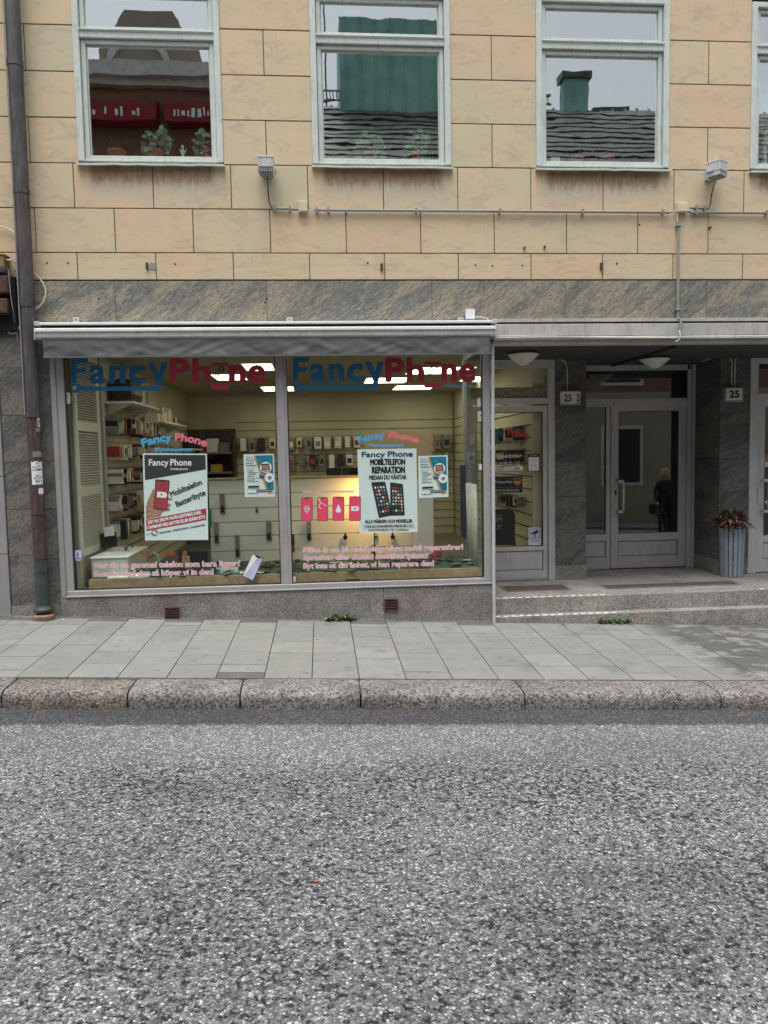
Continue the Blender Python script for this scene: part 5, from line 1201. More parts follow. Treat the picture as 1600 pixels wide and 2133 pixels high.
T = thing('shop_counter', (.2, 3.2, .17), 'long shop counter behind the white panel', 'counter'); b = MB(); b.box(-.85, 1.3, 3.0, 3.5, .17, 1.22); b.build('body', M['whitein'], T); b = MB(); b.box(-.9, 1.35, 2.95, 3.55, 1.22, 1.26); b.build('top', M['wood'], T)
def scr(x0, x1, label, Y=3.1, y0=975, y1=993): a = P(x0, y0, Y); b_ = P(x1, y1, Y); place('display_monitor', 'black', label, 'monitor', [(a.x, b_.x, Y, Y+.05, b_.z, a.z)])
scr(680, 712, 'black screen on the counter, left one behind the right pane'); scr(713, 748, 'black screen on the counter, right one behind the right pane')
place('counter_box', 'paperw', 'white box on the counter beside the left flyer', 'box', [(P(478, 980, 3.1).x, P(503, 990, 3.1).x, 3.05, 3.2, 1.262, 1.36)])
place('green_case', 'green', 'bright green case hanging at the edge of the dark green poster', 'phone case', [(P(433, 1060, .95).x, P(441, 1100, .95).x, .94, .97, P(436, 1099, .95).z, P(436, 1060, .95).z)], bevel=.006)

# ================================================================== THINGS ON THE FACADE
# downpipe
px_ = -2.71
DP = thing('downpipe', (px_, -.11, .16), 'tall brown metal downpipe with stickers near its foot, left of the shop window', 'downpipe')
def pz(y): return P(60, y, -.11).z
b = MB(); b.tube([(px_+.01, -.105, 7.9), (px_, -.105, pz(868))], .066, 24); b.build('upper_pipe', M['pipe'], DP, smooth=True)
b = MB(); b.tube([(px_, -.105, pz(869)), (px_, -.105, pz(1165))], .062, 24); b.build('middle_pipe', M['pipe_red'], DP, smooth=True)
b = MB(); b.tube([(px_, -.105, pz(1166)), (px_, -.105, pz(1268))], .063, 24); b.lathe([(.064, 0), (.09, .0), (.092, .022), (.07, .04), (.064, .06)], (px_, -.105, pz(1272)-.01), 24); b.build('lower_pipe', M['pipe_green'], DP, smooth=True)
b = MB(); b.lathe([(0, 0), (.095, 0), (.10, .04), (.085, .055), (0, .055)], (px_, -.105, pz(1284)-.035), 24); b.build('clay_socket', M['clay'], DP, smooth=True)
b = MB(); b.box(px_-.058, px_-.050, -.168, -.155, pz(865), 7.8); b.build('seam', M['cable_g'], DP)
for y0, y1 in ((125, 139), (395, 404), (612, 640), (862, 870)):
    b = MB(); b.lathe([(.066, 0), (.0715, 0), (.0715, pz(y0)-pz(y1)), (.066, pz(y0)-pz(y1))], (px_+.005*(y0 < 500), -.105, pz(y1)), 24); b.build('collar', M['pipe'], DP, smooth=True)
for y in (1072, 1192):
    b = MB(); b.lathe([(.064, 0), (.068, 0), (.068, .014), (.064, .014)], (px_, -.105, pz(y)), 24); b.box(px_+.06, px_+.10, -.11, -.095, pz(y), pz(y)+.014); b.build('bracket', M['pipe_green'], DP)
def psticker(x0, x1, y0, y1, m, label, m2=None):
    # bent paper wrapped on the pipe
    a0 = math.asin(max(-.98, min(.98, (P(x0, y0, -.16).x-px_)/.062))); a1 = math.asin(max(-.98, min(.98, (P(x1, y0, -.16).x-px_)/.062)))
    z0, z1 = pz(y1), pz(y0); b = MB(); n = 6; rr_ = random.Random(int(y0)); R_ = .0635
    T = thing('pipe_sticker', (px_, -.17, z0), label, 'sticker', 'stickers on the downpipe')
    jit = [(rr_.uniform(-.006, .006), rr_.uniform(-.006, .006)) for _ in range(n+1)]
    vs = []
    for i in range(n+1):
        t = a0+(a1-a0)*i/n; x, y = px_+R_*sin(t), -.105-R_*cos(t); vs += [(x, y, z0+jit[i][0]), (x, y, z1+jit[i][1])]
    b.addm(vs, [(2*i, 2*i+1, 2*i+3, 2*i+2) for i in range(n)]); o = b.build('paper', M[m], T); o.modifiers.new('thickness', 'SOLIDIFY').thickness = .0008
    if m2:
        b = MB(); R_ = .0645
        for k in range(14):
            t = a0+(a1-a0)*rr_.uniform(.1, .8); dt = .12*rr_.uniform(.5, 2.0); zz = z0+(z1-z0)*rr_.uniform(.1, .75); dz = (z1-z0)*rr_.uniform(.06, .2)
            b.face([(px_+R_*sin(t), -.105-R_*cos(t), zz), (px_+R_*sin(t+dt), -.105-R_*cos(t+dt), zz), (px_+R_*sin(t+dt), -.105-R_*cos(t+dt), zz+dz), (px_+R_*sin(t), -.105-R_*cos(t), zz+dz)])
        b.build('print', M[m2], T)
psticker(76, 88, 871, 889, 'paperw', 'torn white and blue sticker, topmost on the downpipe', 'navy')
psticker(74, 84, 892, 900, 'grey', 'faded grey sticker remains just under the topmost torn one')
psticker(69, 84, 941, 953, 'grey', 'worn grey sticker beside the narrow white strip')
psticker(85, 90, 936, 958, 'paperw', 'narrow white torn strip at the right side of the pipe')
psticker(65, 87, 962, 978, 'paperw', 'wide white sticker with dark print, upper one of the printed pair', 'grey')
psticker(66, 91, 980, 1009, 'paperw', 'wide white sticker with dark and reddish print, lower one of the printed pair', 'navy')
psticker(80, 92, 1017, 1029, 'paperw', 'blank white tilted sticker under the printed pair')
psticker(88, 93, 1032, 1048, 'paperw', 'small blank white sticker, lowest on the downpipe')
# utility boxes and cables at the left edge
a = lambda x, y, Y=-.05: P(x, y, Y)
UB = thing('utility_box', (a(0, 600).x-.05, -.05, a(0, 690).z), 'rusty brown electrical housings with an ochre top box behind the downpipe', 'electrical box')
xr = a(16, 550).x; b = MB(); b.box(xr-.30, xr, -.14, -.003, a(5, 560).z, a(5, 536).z); b.box(xr-.30, xr+.01, -.145, -.003, a(5, 537).z, a(5, 533).z); b.build('ochre_box', M['rustbox'], UB, bevel=.004)
b = MB(); c_ = a(6, 562); b.lathe([(0, 0), (.07, 0), (.09, .03), (.09, .05), (0, .055)], (c_.x-.03, -.10, c_.z-.04), 18); b.build('insulator', M['grey'], UB, smooth=True)
for y0, y1 in ((578, 615), (625, 656)):
    b = MB(); b.box(xr-.30, a(24, y0).x, -.15, -.003, a(5, y1).z, a(5, y0).z); b.build('housing', M['rust'], UB, bevel=.018)
b = MB(); b.box(xr-.30, a(32, 600).x, -.06, -.002, a(5, 690).z, a(5, 575).z); b.build('back_plate', M['dark'], UB, bevel=.01)
def cable(pts, r, m, label, cat='cable', Y=-.03, group=None, parent=None, name='cable'):
    q = [P(p[0], p[1], p[2] if len(p) > 2 else Y) for p in pts]; out = []
    for i in range(len(q)-1):                     # smooth the path
        p0, p1, p2, p3 = q[max(0, i-1)], q[i], q[i+1], q[min(len(q)-1, i+2)]
        for k in range(6):
            t = k/6; out.append(.5*((2*p1)+(-p0+p2)*t+(2*p0-5*p1+4*p2-p3)*t*t+(-p0+3*p1-3*p2+p3)*t**3))
    out.append(q[-1]); b = MB(); b.tube(out, r, 8)
    if parent: return b.build(name, M[m], parent, smooth=True)
    return b.build(name, M[m], label=label, cat=cat, smooth=True, group=group)
cable([(-12, 474), (5, 473), (20, 478), (33, 488)], .007, 'cable_w', 'white cable arching behind the downpipe at upper left')
cable([(11, 541, -.1), (24, 543, -.08), (36, 550, -.05), (36, 560, -.04), (29, 564, -.03)], .008, 'cable_w', 'short white cable bending out of the ochre box')
cable([(11, 541, -.1), (25, 540, -.05), (36, 536)], .006, 'cable_w', 'thin cream cable rising from the ochre box to the downpipe')
cable([(69, 568), (80, 577), (91, 593), (95, 610), (90, 628), (82, 638), (73, 643)], .008, 'cable_w', 'white cable looping out right of the downpipe')
cable([(14, 668), (14, 682), (20, 693), (30, 694), (38, 687), (44, 673)], .007, 'cable_w', 'cream cable loop hanging below the rusty housings')
cable([(-8, 675), (3, 673), (7, 666)], .008, 'cable_w', 'short cream cable end at the left picture edge')
cable([(17, 560, -.16), (20, 590, -.165), (23, 620, -.165), (28, 650, -.15), (32, 680), (36, 702), (39, 715)], .004, 'cable_g', 'thin grey wire running down over the rusty housings', Y=-.04)
# floodlights
def flood(px, py, ang, label):
    c_ = P(px, py, -.14); T = thing('floodlight', (c_.x, -.01, c_.z), label, 'floodlight', 'grey floodlights on the sandstone wall'); R = Matrix.Rotation(ang, 3, 'Z')
    def tr(v): return Vector((c_.x, -.15, c_.z))+R@Vector(v)
    def part(name, boxes, m, bevel=.003):
        b = MB()
        for (x0, x1, y0, y1, z0, z1) in boxes: b.box(x0, x1, y0, y1, z0, z1)
        b.v = [tuple(tr(v)) for v in b.v]; return b.build(name, M[m], T, bevel=bevel)
    part('housing', [(-.07, .07, -.075, .075, -.005, .095)], 'cable_g' if 0 else 'alu', .008)
    part('cap', [(-.074, .074, -.079, .079, .080, .098)], 'frame2', .004)
    part('cooling_fins', [(-.066+.0165*k, -.059+.0165*k, -.07, .07, -.045, -.006) for k in range(9)], 'frame2', .001)
    part('lower_plate', [(-.06, .06, -.055, .055, -.056, -.046)], 'grey', .002)
    part('arm', [(-.086, -.075, .0, .13, .0, .02)], 'alu', .002); part('arm', [(.075, .086, .0, .13, .0, .02)], 'alu', .002)
    b = MB(); b.box(c_.x-.05, c_.x+.05, -.022, -.002, c_.z-.03, c_.z+.04); b.build('wall_plate', M['alu'], T, bevel=.002)
flood(555, 353, 0, 'grey floodlight facing straight out between the first and second upper windows')
flood(1492, 360, radians(34), 'grey floodlight turned aside between the third and fourth upper windows')
cable([(557, 369, -.13), (558, 385, -.06), (559, 405), (562, 425), (568, 437)], .006, 'black', 'black cable dropping from the left floodlight')
cable([(1491, 376, -.13), (1486, 390, -.06), (1482, 408), (1480, 425), (1476, 432)], .006, 'black', 'black cable dropping from the right floodlight')
# conduits and junction boxes
zc = P(900, 439, -.03).z
def jbox(x0, y0, x1, y1, label):
    p, q = P(x0, y0, -.02), P(x1, y1, -.02); T = thing('junction_box', ((p.x+q.x)/2, -.02, q.z), label, 'junction box', 'cream junction boxes on the conduit')
    b = MB(); b.box(p.x, q.x, -.050, -.002, q.z, p.z); b.build('housing', M['cream'], T, bevel=.005); b = MB(); b.box(p.x+.003, q.x-.003, -.056, -.0505, q.z+.003, p.z-.003); l = b.build('lid', M['cream'], T, bevel=.003)
    for k in (-1, 1): b = MB(); cx = (p.x+q.x)/2+k*.032; b.tube([(cx, -.0575, (p.z+q.z)/2), (cx, -.0562, (p.z+q.z)/2)], .004, 6); b.build('screw', M['grey'], l)
jbox(621, 420, 641, 442, 'cream junction box at the left end of the long wall conduit'); jbox(1409, 423, 1430, 443, 'cream junction box above the vertical conduit')
def conduit(pts, r, label, clips, m='cable_g'):
    T = thing('conduit', pts[0], label, 'conduit'); b = MB(); b.tube(pts, r, 12); b.build('pipe', M[m], T, smooth=True)
    for c_ in clips:
        b = MB()
        if pts[0][2] == pts[-1][2]: b.box(c_-.008, c_+.008, -.055, -.002, pts[0][2]-r-.012, pts[0][2]+r+.012)
        else: b.box(pts[0][0]-r-.012, pts[0][0]+r+.012, -.052, -.002, c_-.008, c_+.008)
        b.build('clip', M['cable_g'], T, bevel=.002)
cxp = lambda x: P(x, 439, -.03).x
conduit([(cxp(568), -.03, zc+.01), (cxp(605), -.03, zc+.01)], .014, 'short grey conduit left of the left junction box', [cxp(572), cxp(604)])
conduit([(cxp(655), -.03, zc), (cxp(1395), -.03, zc)], .013, 'long grey horizontal conduit crossing the sandstone wall', [cxp(660), cxp(684), cxp(867), cxp(1041), cxp(1214), cxp(1381)])
conduit([(cxp(1438), -.03, zc), (cxp(1700), -.03, zc), ], .013, 'grey horizontal conduit running to the right picture edge', [cxp(1450), cxp(1597)])
conduit([(cxp(1438), -.03, zc+.045), (cxp(1476), -.03, zc+.045)], .012, 'short grey conduit right of the right junction box', [cxp(1450), cxp(1467)])
for x0, x1, y in ((605, 621, 437), (641, 656, 438), (1394, 1409, 440), (1430, 1440, 439)): cable([(x0, y), (x1, y)], .007, 'cable_w' if x0 != 605 else 'black', 'short bare cable at %s of a junction box' % {605: 'the left side', 641: 'the right side', 1394: 'the far left side', 1430: 'the far right side'}[x0], Y=-.03)
xv = P(1413, 560, -.03).x
conduit([(xv, -.03, P(1413, 463, -.03).z), (xv, -.03, 3.012), (xv, -.10, 2.99), (xv, -.10, P(1415, 688, -.1).z)], .013, 'grey vertical conduit dropping from the right junction box to the canopy', [P(1413, 470, -.03).z, P(1413, 645, -.03).z])
cable([(1411, 444), (1411, 463)], .007, 'cable_w', 'pinkish bare cable between the right junction box and vertical conduit')
cable([(1415, 688, -.1), (1417, 700, -.12), (1413, 709, -.11), (1406, 711, -.09)], .007, 'cable_w', 'cream cable curling under the canopy edge')
cable([(1028, 700, -.115), (1200, 702, -.115), (1408, 704, -.115)], .006, 'cable_w', 'thin cream cable running along the canopy edge', Y=-.115)
# white box on the awning
T = thing('control_box', P(979, 664, -.05), 'small white square box above the right end of the awning', 'box'); p, q = P(970, 645, -.04), P(988, 665, -.04); b = MB(); b.box(p.x, q.x, -.075, -.002, q.z, p.z); b.build('housing', M['white'], T, bevel=.005)
cable([(988, 660, -.03), (1005, 661, -.03), (1016, 665, -.04), (1020, 671, -.1)], .006, 'cable_w', 'short white cable from the white box into the awning')
# corner tube
b = MB(); b.tube([(1.735, -.045, ZS+.02), (1.728, -.045, pavz(1.73, -.045))], .018, 14); o = b.build('corner_tube', M['frame2'], label='slim grey metal tube standing at the right corner of the shop window', cat='metal tube', smooth=True)
# old fixings in the stone
def fixing(px, py, kind, i):
    c_ = P(px, py, 0)
    if kind == 'stub': b = MB(); b.box(c_.x-.011, c_.x+.011, -.03, .02, c_.z-.034, c_.z+.034); b.build('rusty_stub', M['rust'], BL, bevel=.004)
    elif kind == 'hole': b = MB(); b.tube([(c_.x, -.003, c_.z), (c_.x, .003, c_.z)], .009, 8); b.build('drill_hole', M['dark'], BL)
    else: b = MB(); b.tube([(c_.x, -.028, c_.z), (c_.x, .01, c_.z)], .011, 8); b.build('rusty_bolt', M['rust'], BL)
for i, q in enumerate(((307, 555, 'stub'), (795, 557, 'stub'), (1252, 555, 'stub'), (98, 548, 'hole'), (142, 548, 'hole'), (316, 549, 'hole'), (365, 550, 'hole'), (766, 548, 'hole'), (991, 552, 'hole'), (1026, 554, 'hole'), (1088, 553, 'hole'), (1285, 549, 'hole'), (1092, 517, 'bolt'), (1134, 515, 'bolt'), (1478, 475, 'bolt'), (1332, 468, 'hole'), (721, 445, 'hole'), (556, 622, 'hole'), (552, 630, 'hole'), (206, 622, 'hole'))): fixing(*q, i)
for px in (314,):
    p, q = P(312, 548, 0), P(325, 562, 0); b = MB(); b.box(p.x, q.x, -.004, .004, q.z, p.z); b.build('patch', M['plaster'], BL)

# ceiling lamps under the canopy
def dome(px, label):
    c_ = G(px, 733, ZS); T = thing('dome_lamp', (c_.x, c_.y, ZS-.14), label, 'ceiling lamp', 'unlit opal lamps under the canopy')
    b = MB(); b.lathe([(0, 0), (.03, .005), (.08, .035), (.135, .085), (.165, .118), (.160, .122), (0, .122)], (c_.x, c_.y, ZS-.148), 32); b.build('bowl', M['lampglass'], T, smooth=True)
    b = MB(); b.lathe([(0, 0), (.10, 0), (.10, .026), (0, .026)], (c_.x, c_.y, ZS-.0262), 24); b.build('base', M['grey'], T)
dome(1090, 'opal bowl lamp under the canopy in front of the shop door'); 
c0 = G(1364, 743, ZS); T = thing('dome_lamp', (c0.x, c0.y, ZS-.14), 'opal bowl lamp under the canopy before the main entrance', 'ceiling lamp', 'unlit opal lamps under the canopy')
b = MB(); b.lathe([(0, 0), (.03, .005), (.08, .03), (.135, .075), (.170, .105), (.165, .109), (0, .109)], (c0.x, c0.y, ZS-.136), 32); b.build('bowl', M['lampglass'], T, smooth=True); b = MB(); b.lathe([(0, 0), (.10, 0), (.10, .026), (0, .026)], (c0.x, c0.y, ZS-.0262), 24); b.build('base', M['grey'], T)
# number signs
def num(o, d, t, x0, y0, x1, y1, h, parent): d.text(t, x0, y0, x1, y1, h, 'ink', 1, .03); d.build('number', parent)
c_ = P(1183, 842, 1.2); zt0, zt1 = P(1183, 842, 1.13).z, P(1183, 816, 1.13).z; xa, xb, xc = P(1169, 830, 1.15).x, P(1198, 830, 1.10).x, P(1209, 830, 1.17).x
T = thing('number_sign', (xb, 1.15, zt0), 'angled white number 25 sign on the pier right of the shop door', 'house number', 'house number 25 signs')
b = MB(); n_ = [(xa, 1.16), (xb, 1.09), (xc, 1.16), (xc, 1.197), (xa, 1.197)]
b.addm([(x, y, zz) for zz in (zt0, zt1) for x, y in n_], [(0, 1, 2, 3, 4), (9, 8, 7, 6, 5)]+[(i, (i+1) % 5, 5+(i+1) % 5, 5+i) for i in range(5)]); b.build('housing', M['lampglass'], T, bevel=.003)
b = MB(); 
def onface(p, q, t, m, name, u0, u1, v0, v1):
    vs, fs = glyphs(t, .03); xs = [v[0] for v in vs]; A, B = min(xs), max(xs); p = Vector(p); q = Vector(q); nrm = Vector((q.y-p.y, -(q.x-p.x), 0)).normalized(); bb_ = MB()
    bb_.addm([(lambda w_: (w_.x, w_.y, zt0+(zt1-zt0)*(v0+(v1-v0)*vy/CAP)))(p.lerp(q, u0+(u1-u0)*(vx-A)/(B-A))+nrm*.002) for vx, vy in vs], fs); bb_.build(name, M[m], T)
onface((xa, 1.16, 0), (xb, 1.09, 0), '25', 'ink', 'number', .22, .76, .25, .78); onface((xb, 1.09, 0), (xc, 1.16, 0), '25', 'ink', 'number', .3, .8, .25, .78)
b = MB(); b.box(xa-.006, xc+.006, 1.10, 1.197, zt0-.014, zt0-.001); b.box(xa-.006, xc+.006, 1.12, 1.197, zt1+.001, zt1+.012); b.build('trim', M['grey'], T, bevel=.002)
p, q = P(1510, 806, 1.13), P(1549, 837, 1.13)
T = thing('number_sign', ((p.x+q.x)/2, 1.15, q.z), 'flat square number 25 sign on the pier left of the right hand door', 'house number', 'house number 25 signs')
b = MB(); b.box(p.x, q.x, 1.13, 1.197, q.z, p.z); b.build('housing', M['grey'], T, bevel=.006); b = MB(); b.box(p.x+.018, q.x-.022, 1.126, 1.1295, q.z+.02, p.z-.02); b.build('face', M['lampglass'], T)
d = Dec(1.124); d.text('25', 1519, 829, 1541, 829, 16, 'ink', 1, .045); d.build('number', T)
YC = 1.19
cable([(1022, 752, YC), (1060, 750, YC), (1132, 749, YC), (1150, 748, YC), (1168, 749, YC), (1178, 756, YC), (1181, 768, YC), (1182, 790, YC), (1182, 816, YC)], .006, 'cable_w', 'white cable running over the shop door down to the angled number sign')
cable([(1222, 758, 1.80), (1330, 757, 1.80), (1420, 757, 1.80), (1449, 755, 1.72), (1470, 750, 1.35), (1492, 744, YC), (1510, 742, YC), (1522, 747, YC), (1525, 758, YC), (1524, 790, YC), (1526, 806, YC)], .006, 'cable_w', 'white cable crossing above the main entrance to the square number sign')
cable([(1640, 742, YC), (1575, 742, YC), (1540, 742, YC), (1533, 748, YC), (1531, 762, YC), (1531, 806, YC)], .006, 'cable_w', 'white cable from the right picture edge down to the square number sign')
cable([(1432, 760, 1.80), (1440, 765, 1.80), (1442, 800, 1.80), (1441, 900, 1.80), (1440, 1175, 1.80)], .004, 'cable_g', 'thin grey cable down the right jamb of the main entrance')

# planter
c_ = G(1535, 1203, ST); PX, PY = c_.x, c_.y+.12; zt = P(1535, 1101, PY-.1).z
T = thing('slatted_planter', (PX, PY, ST), 'tall round planter of blue grey wooden slats beside the right hand door', 'planter')
b = MB(); b.lathe([(0, 0), (.105, 0), (.122, zt-ST-.02), (0, zt-ST-.02)], (PX, PY, ST+.012), 24); b.build('inner_pot', M['black'], T)
ns = 16
for k in range(ns):
    t = 2*pi*(k+.5)/ns; er = Vector((cos(t), sin(t), 0)); et = Vector((-sin(t), cos(t), 0)); r0, r1 = .112, .132; b = MB(); wd0 = pi*r0/ns*.88; wd1 = pi*r1/ns*.88
    vs = []
    for zz, r, wd in ((ST+.003, r0, wd0), (zt, r1, wd1)):
        for dr in (0, .014):
            for sg in (-1, 1): p = Vector((PX, PY, zz))+er*(r+dr)+et*sg*wd; vs.append(p)
    b.addm(vs, [(0, 1, 5, 4), (2, 6, 7, 3), (0, 2, 3, 1), (4, 5, 7, 6), (0, 4, 6, 2), (1, 3, 7, 5)]); b.build('slat', M['planter'], T, bevel=.002)
for f_ in (.28, .62):
    zz = ST+(zt-ST)*f_; r = .112+.02*f_; b = MB(); b.lathe([(r, 0), (r+.006, 0), (r+.006, .012), (r, .012)], (PX, PY, zz), 32); b.build('hoop', M['planter'], T)
T = thing('coleus_plant', (PX, PY, zt-.02), 'bushy plant with pink, maroon and green leaves in the slatted planter', 'plant')
rr = random.Random(9); fb = {'pinkleaf': MB(), 'maroon': MB(), 'leaf': MB(), 'leaf_dark': MB(), 'leaf2': MB()}
def leafm(b, base, d, L, W_, droop=.5, b2=None):
    d = d.normalized(); side = d.cross(Vector((0, 0, 1))); side = side.normalized() if side.length > .01 else Vector((1, 0, 0)); up = side.cross(d).normalized()
    pts = []; 
    for i in range(6):
        t = i/5; w_ = W_*sin(pi*min(1, t*1.0)**.8)*(1-.25*t); c__ = base+d*L*t-Vector((0, 0, 1))*droop*L*t*t; pts.append((c__-side*w_+up*w_*.35, c__, c__+side*w_+up*w_*.35, c__-side*w_*.5+up*w_*.19, c__+side*w_*.5+up*w_*.19))
    for i in range(5):
        a_, c__ = pts[i], pts[i+1]
        b.face([a_[0], a_[3], c__[3], c__[0]]); b.face([a_[4], a_[2], c__[2], c__[4]])
        (b2 or b).face([a_[3], a_[1], c__[1], c__[3]]); (b2 or b).face([a_[1], a_[4], c__[4], c__[1]])
for k in range(330):
    th = rr.uniform(0, 2*pi); ph = rr.uniform(-.15, 1.45); R_ = rr.uniform(.10, .20); dirv = Vector((cos(th)*cos(ph), sin(th)*cos(ph), sin(ph)*.75))
    base = Vector((PX, PY, zt+.045))+Vector((dirv.x*R_*.95, dirv.y*R_*.95, dirv.z*R_*.95)); d = dirv+Vector((rr.uniform(-.5, .5), rr.uniform(-.5, .5), rr.uniform(-.3, .4)))
    m, m2 = rr.choices([('maroon', 'pinkleaf'), ('leaf', 'pinkleaf'), ('maroon', 'leaf_dark'), ('leaf', 'leaf2'), ('leaf_dark', 'maroon')], [2.4, 3.2, 2.0, 3.2, 2.0])[0]
    leafm(fb[m], base, d, rr.uniform(.06, .115), rr.uniform(.014, .026), rr.uniform(.2, .8), fb[m2])
nm_ = {'pinkleaf': 'pink_leaf_centres', 'maroon': 'maroon_leaves', 'leaf': 'green_leaves', 'leaf_dark': 'dark_leaves', 'leaf2': 'pale_leaf_centres'}
for m, b in fb.items(): b.build(nm_[m], M[m], T)
b = MB()
for k in range(16): t = k*pi/8; b.tube([(PX+.02*cos(t), PY+.02*sin(t), zt-.02), (PX+.12*cos(t), PY+.12*sin(t), zt+.10)], .004, 5)
b.build('stems', M['stem'], T)

# weeds
def weed(px, py, n, spread, seed, label, L=.125, Y=None):
    p = P(px, py, -.02 if Y is None else Y); r = random.Random(seed); zz = pavz(p.x, -.03)+.0; T = thing('weed', (p.x, -.03, zz), label, 'weed'); b = MB(); g = MB()
    for k in range(n):
        base = Vector((p.x+r.uniform(-spread, spread), -.03+r.uniform(-.02, .012), zz+.004)); t = r.uniform(pi, 2*pi); d = Vector((cos(t)*1.2, sin(t)*.6, r.uniform(.5, 2.2)))
        leafm(b if r.random() < .75 else g, base, d, L*r.uniform(.5, 1.2), L*.17*r.uniform(.6, 1.2), r.uniform(.2, .8))
    b.build('green_leaves', M['leaf'], T); g.build('withered_leaves', M['kraft'], T)
weed(708, 1288, 70, .10, 1, 'tuft of dandelion leaves growing from the joint below the shop window')
weed(1284, 1296, 80, .14, 2, 'wide tuft of green weeds at the foot of the lower step', .10)
weed(1247, 1290, 14, .03, 3, 'small lighter weed just left of the wide tuft at the step')
weed(438, 1287, 8, .04, 5, 'tiny green weed at the wall between the two vents', .04)
weed(2, 1427, 26, .08, 6, 'patch of green weed where kerb and pavement meet at far left', .06) if False else None
# litter on ground
def litter(px, py, m, label, s=.02, road=False):
    zz = 0
    if road: 
        p = P(px, py, -4)
        for _ in range(30):
            zt_ = -.155-.0475*(p.x-.4)+.010*(KY-p.y)+.004; p = G(px, py, zt_)
    else:
        p = G(px, py, 0)
        for _ in range(30): p = G(px, py, pavz(p.x, p.y)+.003)
    r = random.Random(int(px)); b = MB(); n = 7; b.face([(p.x+s*cos(2*pi*k/n)*r.uniform(.5, 1), p.y+s*.7*sin(2*pi*k/n)*r.uniform(.5, 1), p.z+r.uniform(0, .006)) for k in range(n)]); o = b.build('fallen_leaf' if m in ('orange', 'kraft', 'terracotta') else 'paper_scrap', M[m], label=label, cat='leaf' if m in ('orange', 'kraft', 'terracotta') else 'litter'); o.modifiers.new('thickness', 'SOLIDIFY').thickness = .001
litter(403, 1328, 'kraft', 'small orange leaf lying on the pavement left of centre'); litter(1115, 1322, 'inkwhite', 'white scrap of paper on the pavement before the steps', .015); litter(1043, 1336, 'inkwhite', 'tiny white scrap on the pavement below the corner tube', .012); litter(1157, 1308, 'inkwhite', 'slim white scrap close to the foot of the steps', .014)
litter(131, 1291, 'inkwhite', 'white speck of litter beside the foot of the downpipe', .012); litter(628, 1686, 'inkwhite', 'white speck of litter in the middle of the road', .008, True); litter(660, 1837, 'terracotta', 'brown leaf lying in the middle of the road', .014, True); litter(1541, 1491, 'terracotta', 'reddish leaf on the road at the kerb, far right', .022, True); litter(1255, 1514, 'inkwhite', 'small white chip on the road near the kerb at right', .012, True)
litter(1331, 1301, 'terracotta', 'dry red leaf lying right of the wide weed tuft', .02); litter(268, 1356, 'kraft', 'tan speck of leaf in a slab joint at left', .01)

# ================================================================== WINDOW PLANTS
def pot(T, x, y, z0, r, h, m='terracotta'):
    b = MB(); b.lathe([(0, 0), (r*.72, 0), (r*.92, h*.72), (r*1.05, h*.72), (r*1.08, h), (r*.9, h), (r*.9, h*.9), (0, h*.9)], (x, y, z0), 20); b.build('pot', M[m], T, smooth=True)
SZ = WZ0+.0885
def coin(px, label, seed, w_=.13, h_=.34, n=85):
    x = P(px, 310, .17).x; y = .17; T = thing('coin_leaf_plant', (x, y, SZ), label, 'potted plant', 'round leaved plants on the upper window sills'); pot(T, x, y, SZ, .06, .10); r = random.Random(seed); b = MB(); g = MB(); s = MB()
    for k in range(n):
        a_ = r.uniform(0, 2*pi); q = r.uniform(.2, 1)**.6; c_ = Vector((x+cos(a_)*q*w_, y+sin(a_)*q*.06, SZ+.05+r.uniform(0, 1)*h_*(1-.45*q))); nr = Vector((r.uniform(-.6, .6), -1, r.uniform(-.4, .8))).normalized(); u = nr.cross(Vector((0, 0, 1))).normalized(); v = u.cross(nr); R_ = r.uniform(.018, .036)
        (b if r.random() < .6 else g).face([c_+R_*(cos(2*pi*i/10)*u+sin(2*pi*i/10)*v) for i in range(10)])
        if k % 2 == 0: s.tube([Vector((x, y, SZ+.09)), c_], .0018, 4)
    b.build('leaves', M['coinleaf'], T); g.build('inner_leaves', M['coinleaf2'], T); s.build('stalks', M['stem'], T)
coin(327, 'round leaved pot plant right of the terracotta pot in the first upper window', 1); coin(432, 'round leaved pot plant at the right end of the first upper window', 2)
coin(770, 'round leaved pot plant in the middle of the second upper window', 3, .15, .32, 85); coin(868, 'round leaved pot plant at the right of the second upper window', 4, .13, .36, 85)
def simple_pot(px, r, h, label, twigs=0, seed=0, m='terracotta', leaf=None):
    x = P(px, 322, .17).x; T = thing('flower_pot', (x , .17, SZ), label, 'flower pot'); pot(T, x , .17, SZ, r, h, m); rr_ = random.Random(seed)
    if twigs:
        b = MB(); g = MB()
        for k in range(twigs):
            e = Vector((x+rr_.uniform(-.12, .12), .17+rr_.uniform(-.04, .04), SZ+h+rr_.uniform(.08, .2))); b.tube([Vector((x , .17, SZ+h*.8)), Vector((x , .17, SZ+h*.8)).lerp(e, .5)+Vector((0, 0, .02)), e], .002, 4)
            if leaf:
                for q in range(4): leafm(g, Vector((x , .17, SZ+h*.8)).lerp(e, .4+.15*q), Vector((rr_.uniform(-1, 1), rr_.uniform(-1, 0), .2)), .035, .008)
        b.build('twigs', M['stem'], T)
        if leaf: g.build('leaves', M[leaf], T)
simple_pot(243, .08, .095, 'wide terracotta pot with a bare twig in the first upper window', 2, 1)
simple_pot(1203, .065, .09, 'terracotta pot with thin green shoots, left of two in the third upper window', 14, 2, 'terracotta', 'leaf_dark'); simple_pot(1266, .068, .095, 'terracotta pot with a few dry twigs, right of two in the third upper window', 5, 3)
x = P(194, 320, .27).x; T = thing('pale_vase', (x , .17, SZ), 'small pale blue vase in the left corner of the first upper window', 'vase'); pot(T, x , .17, SZ, .035, .11, 'mint')
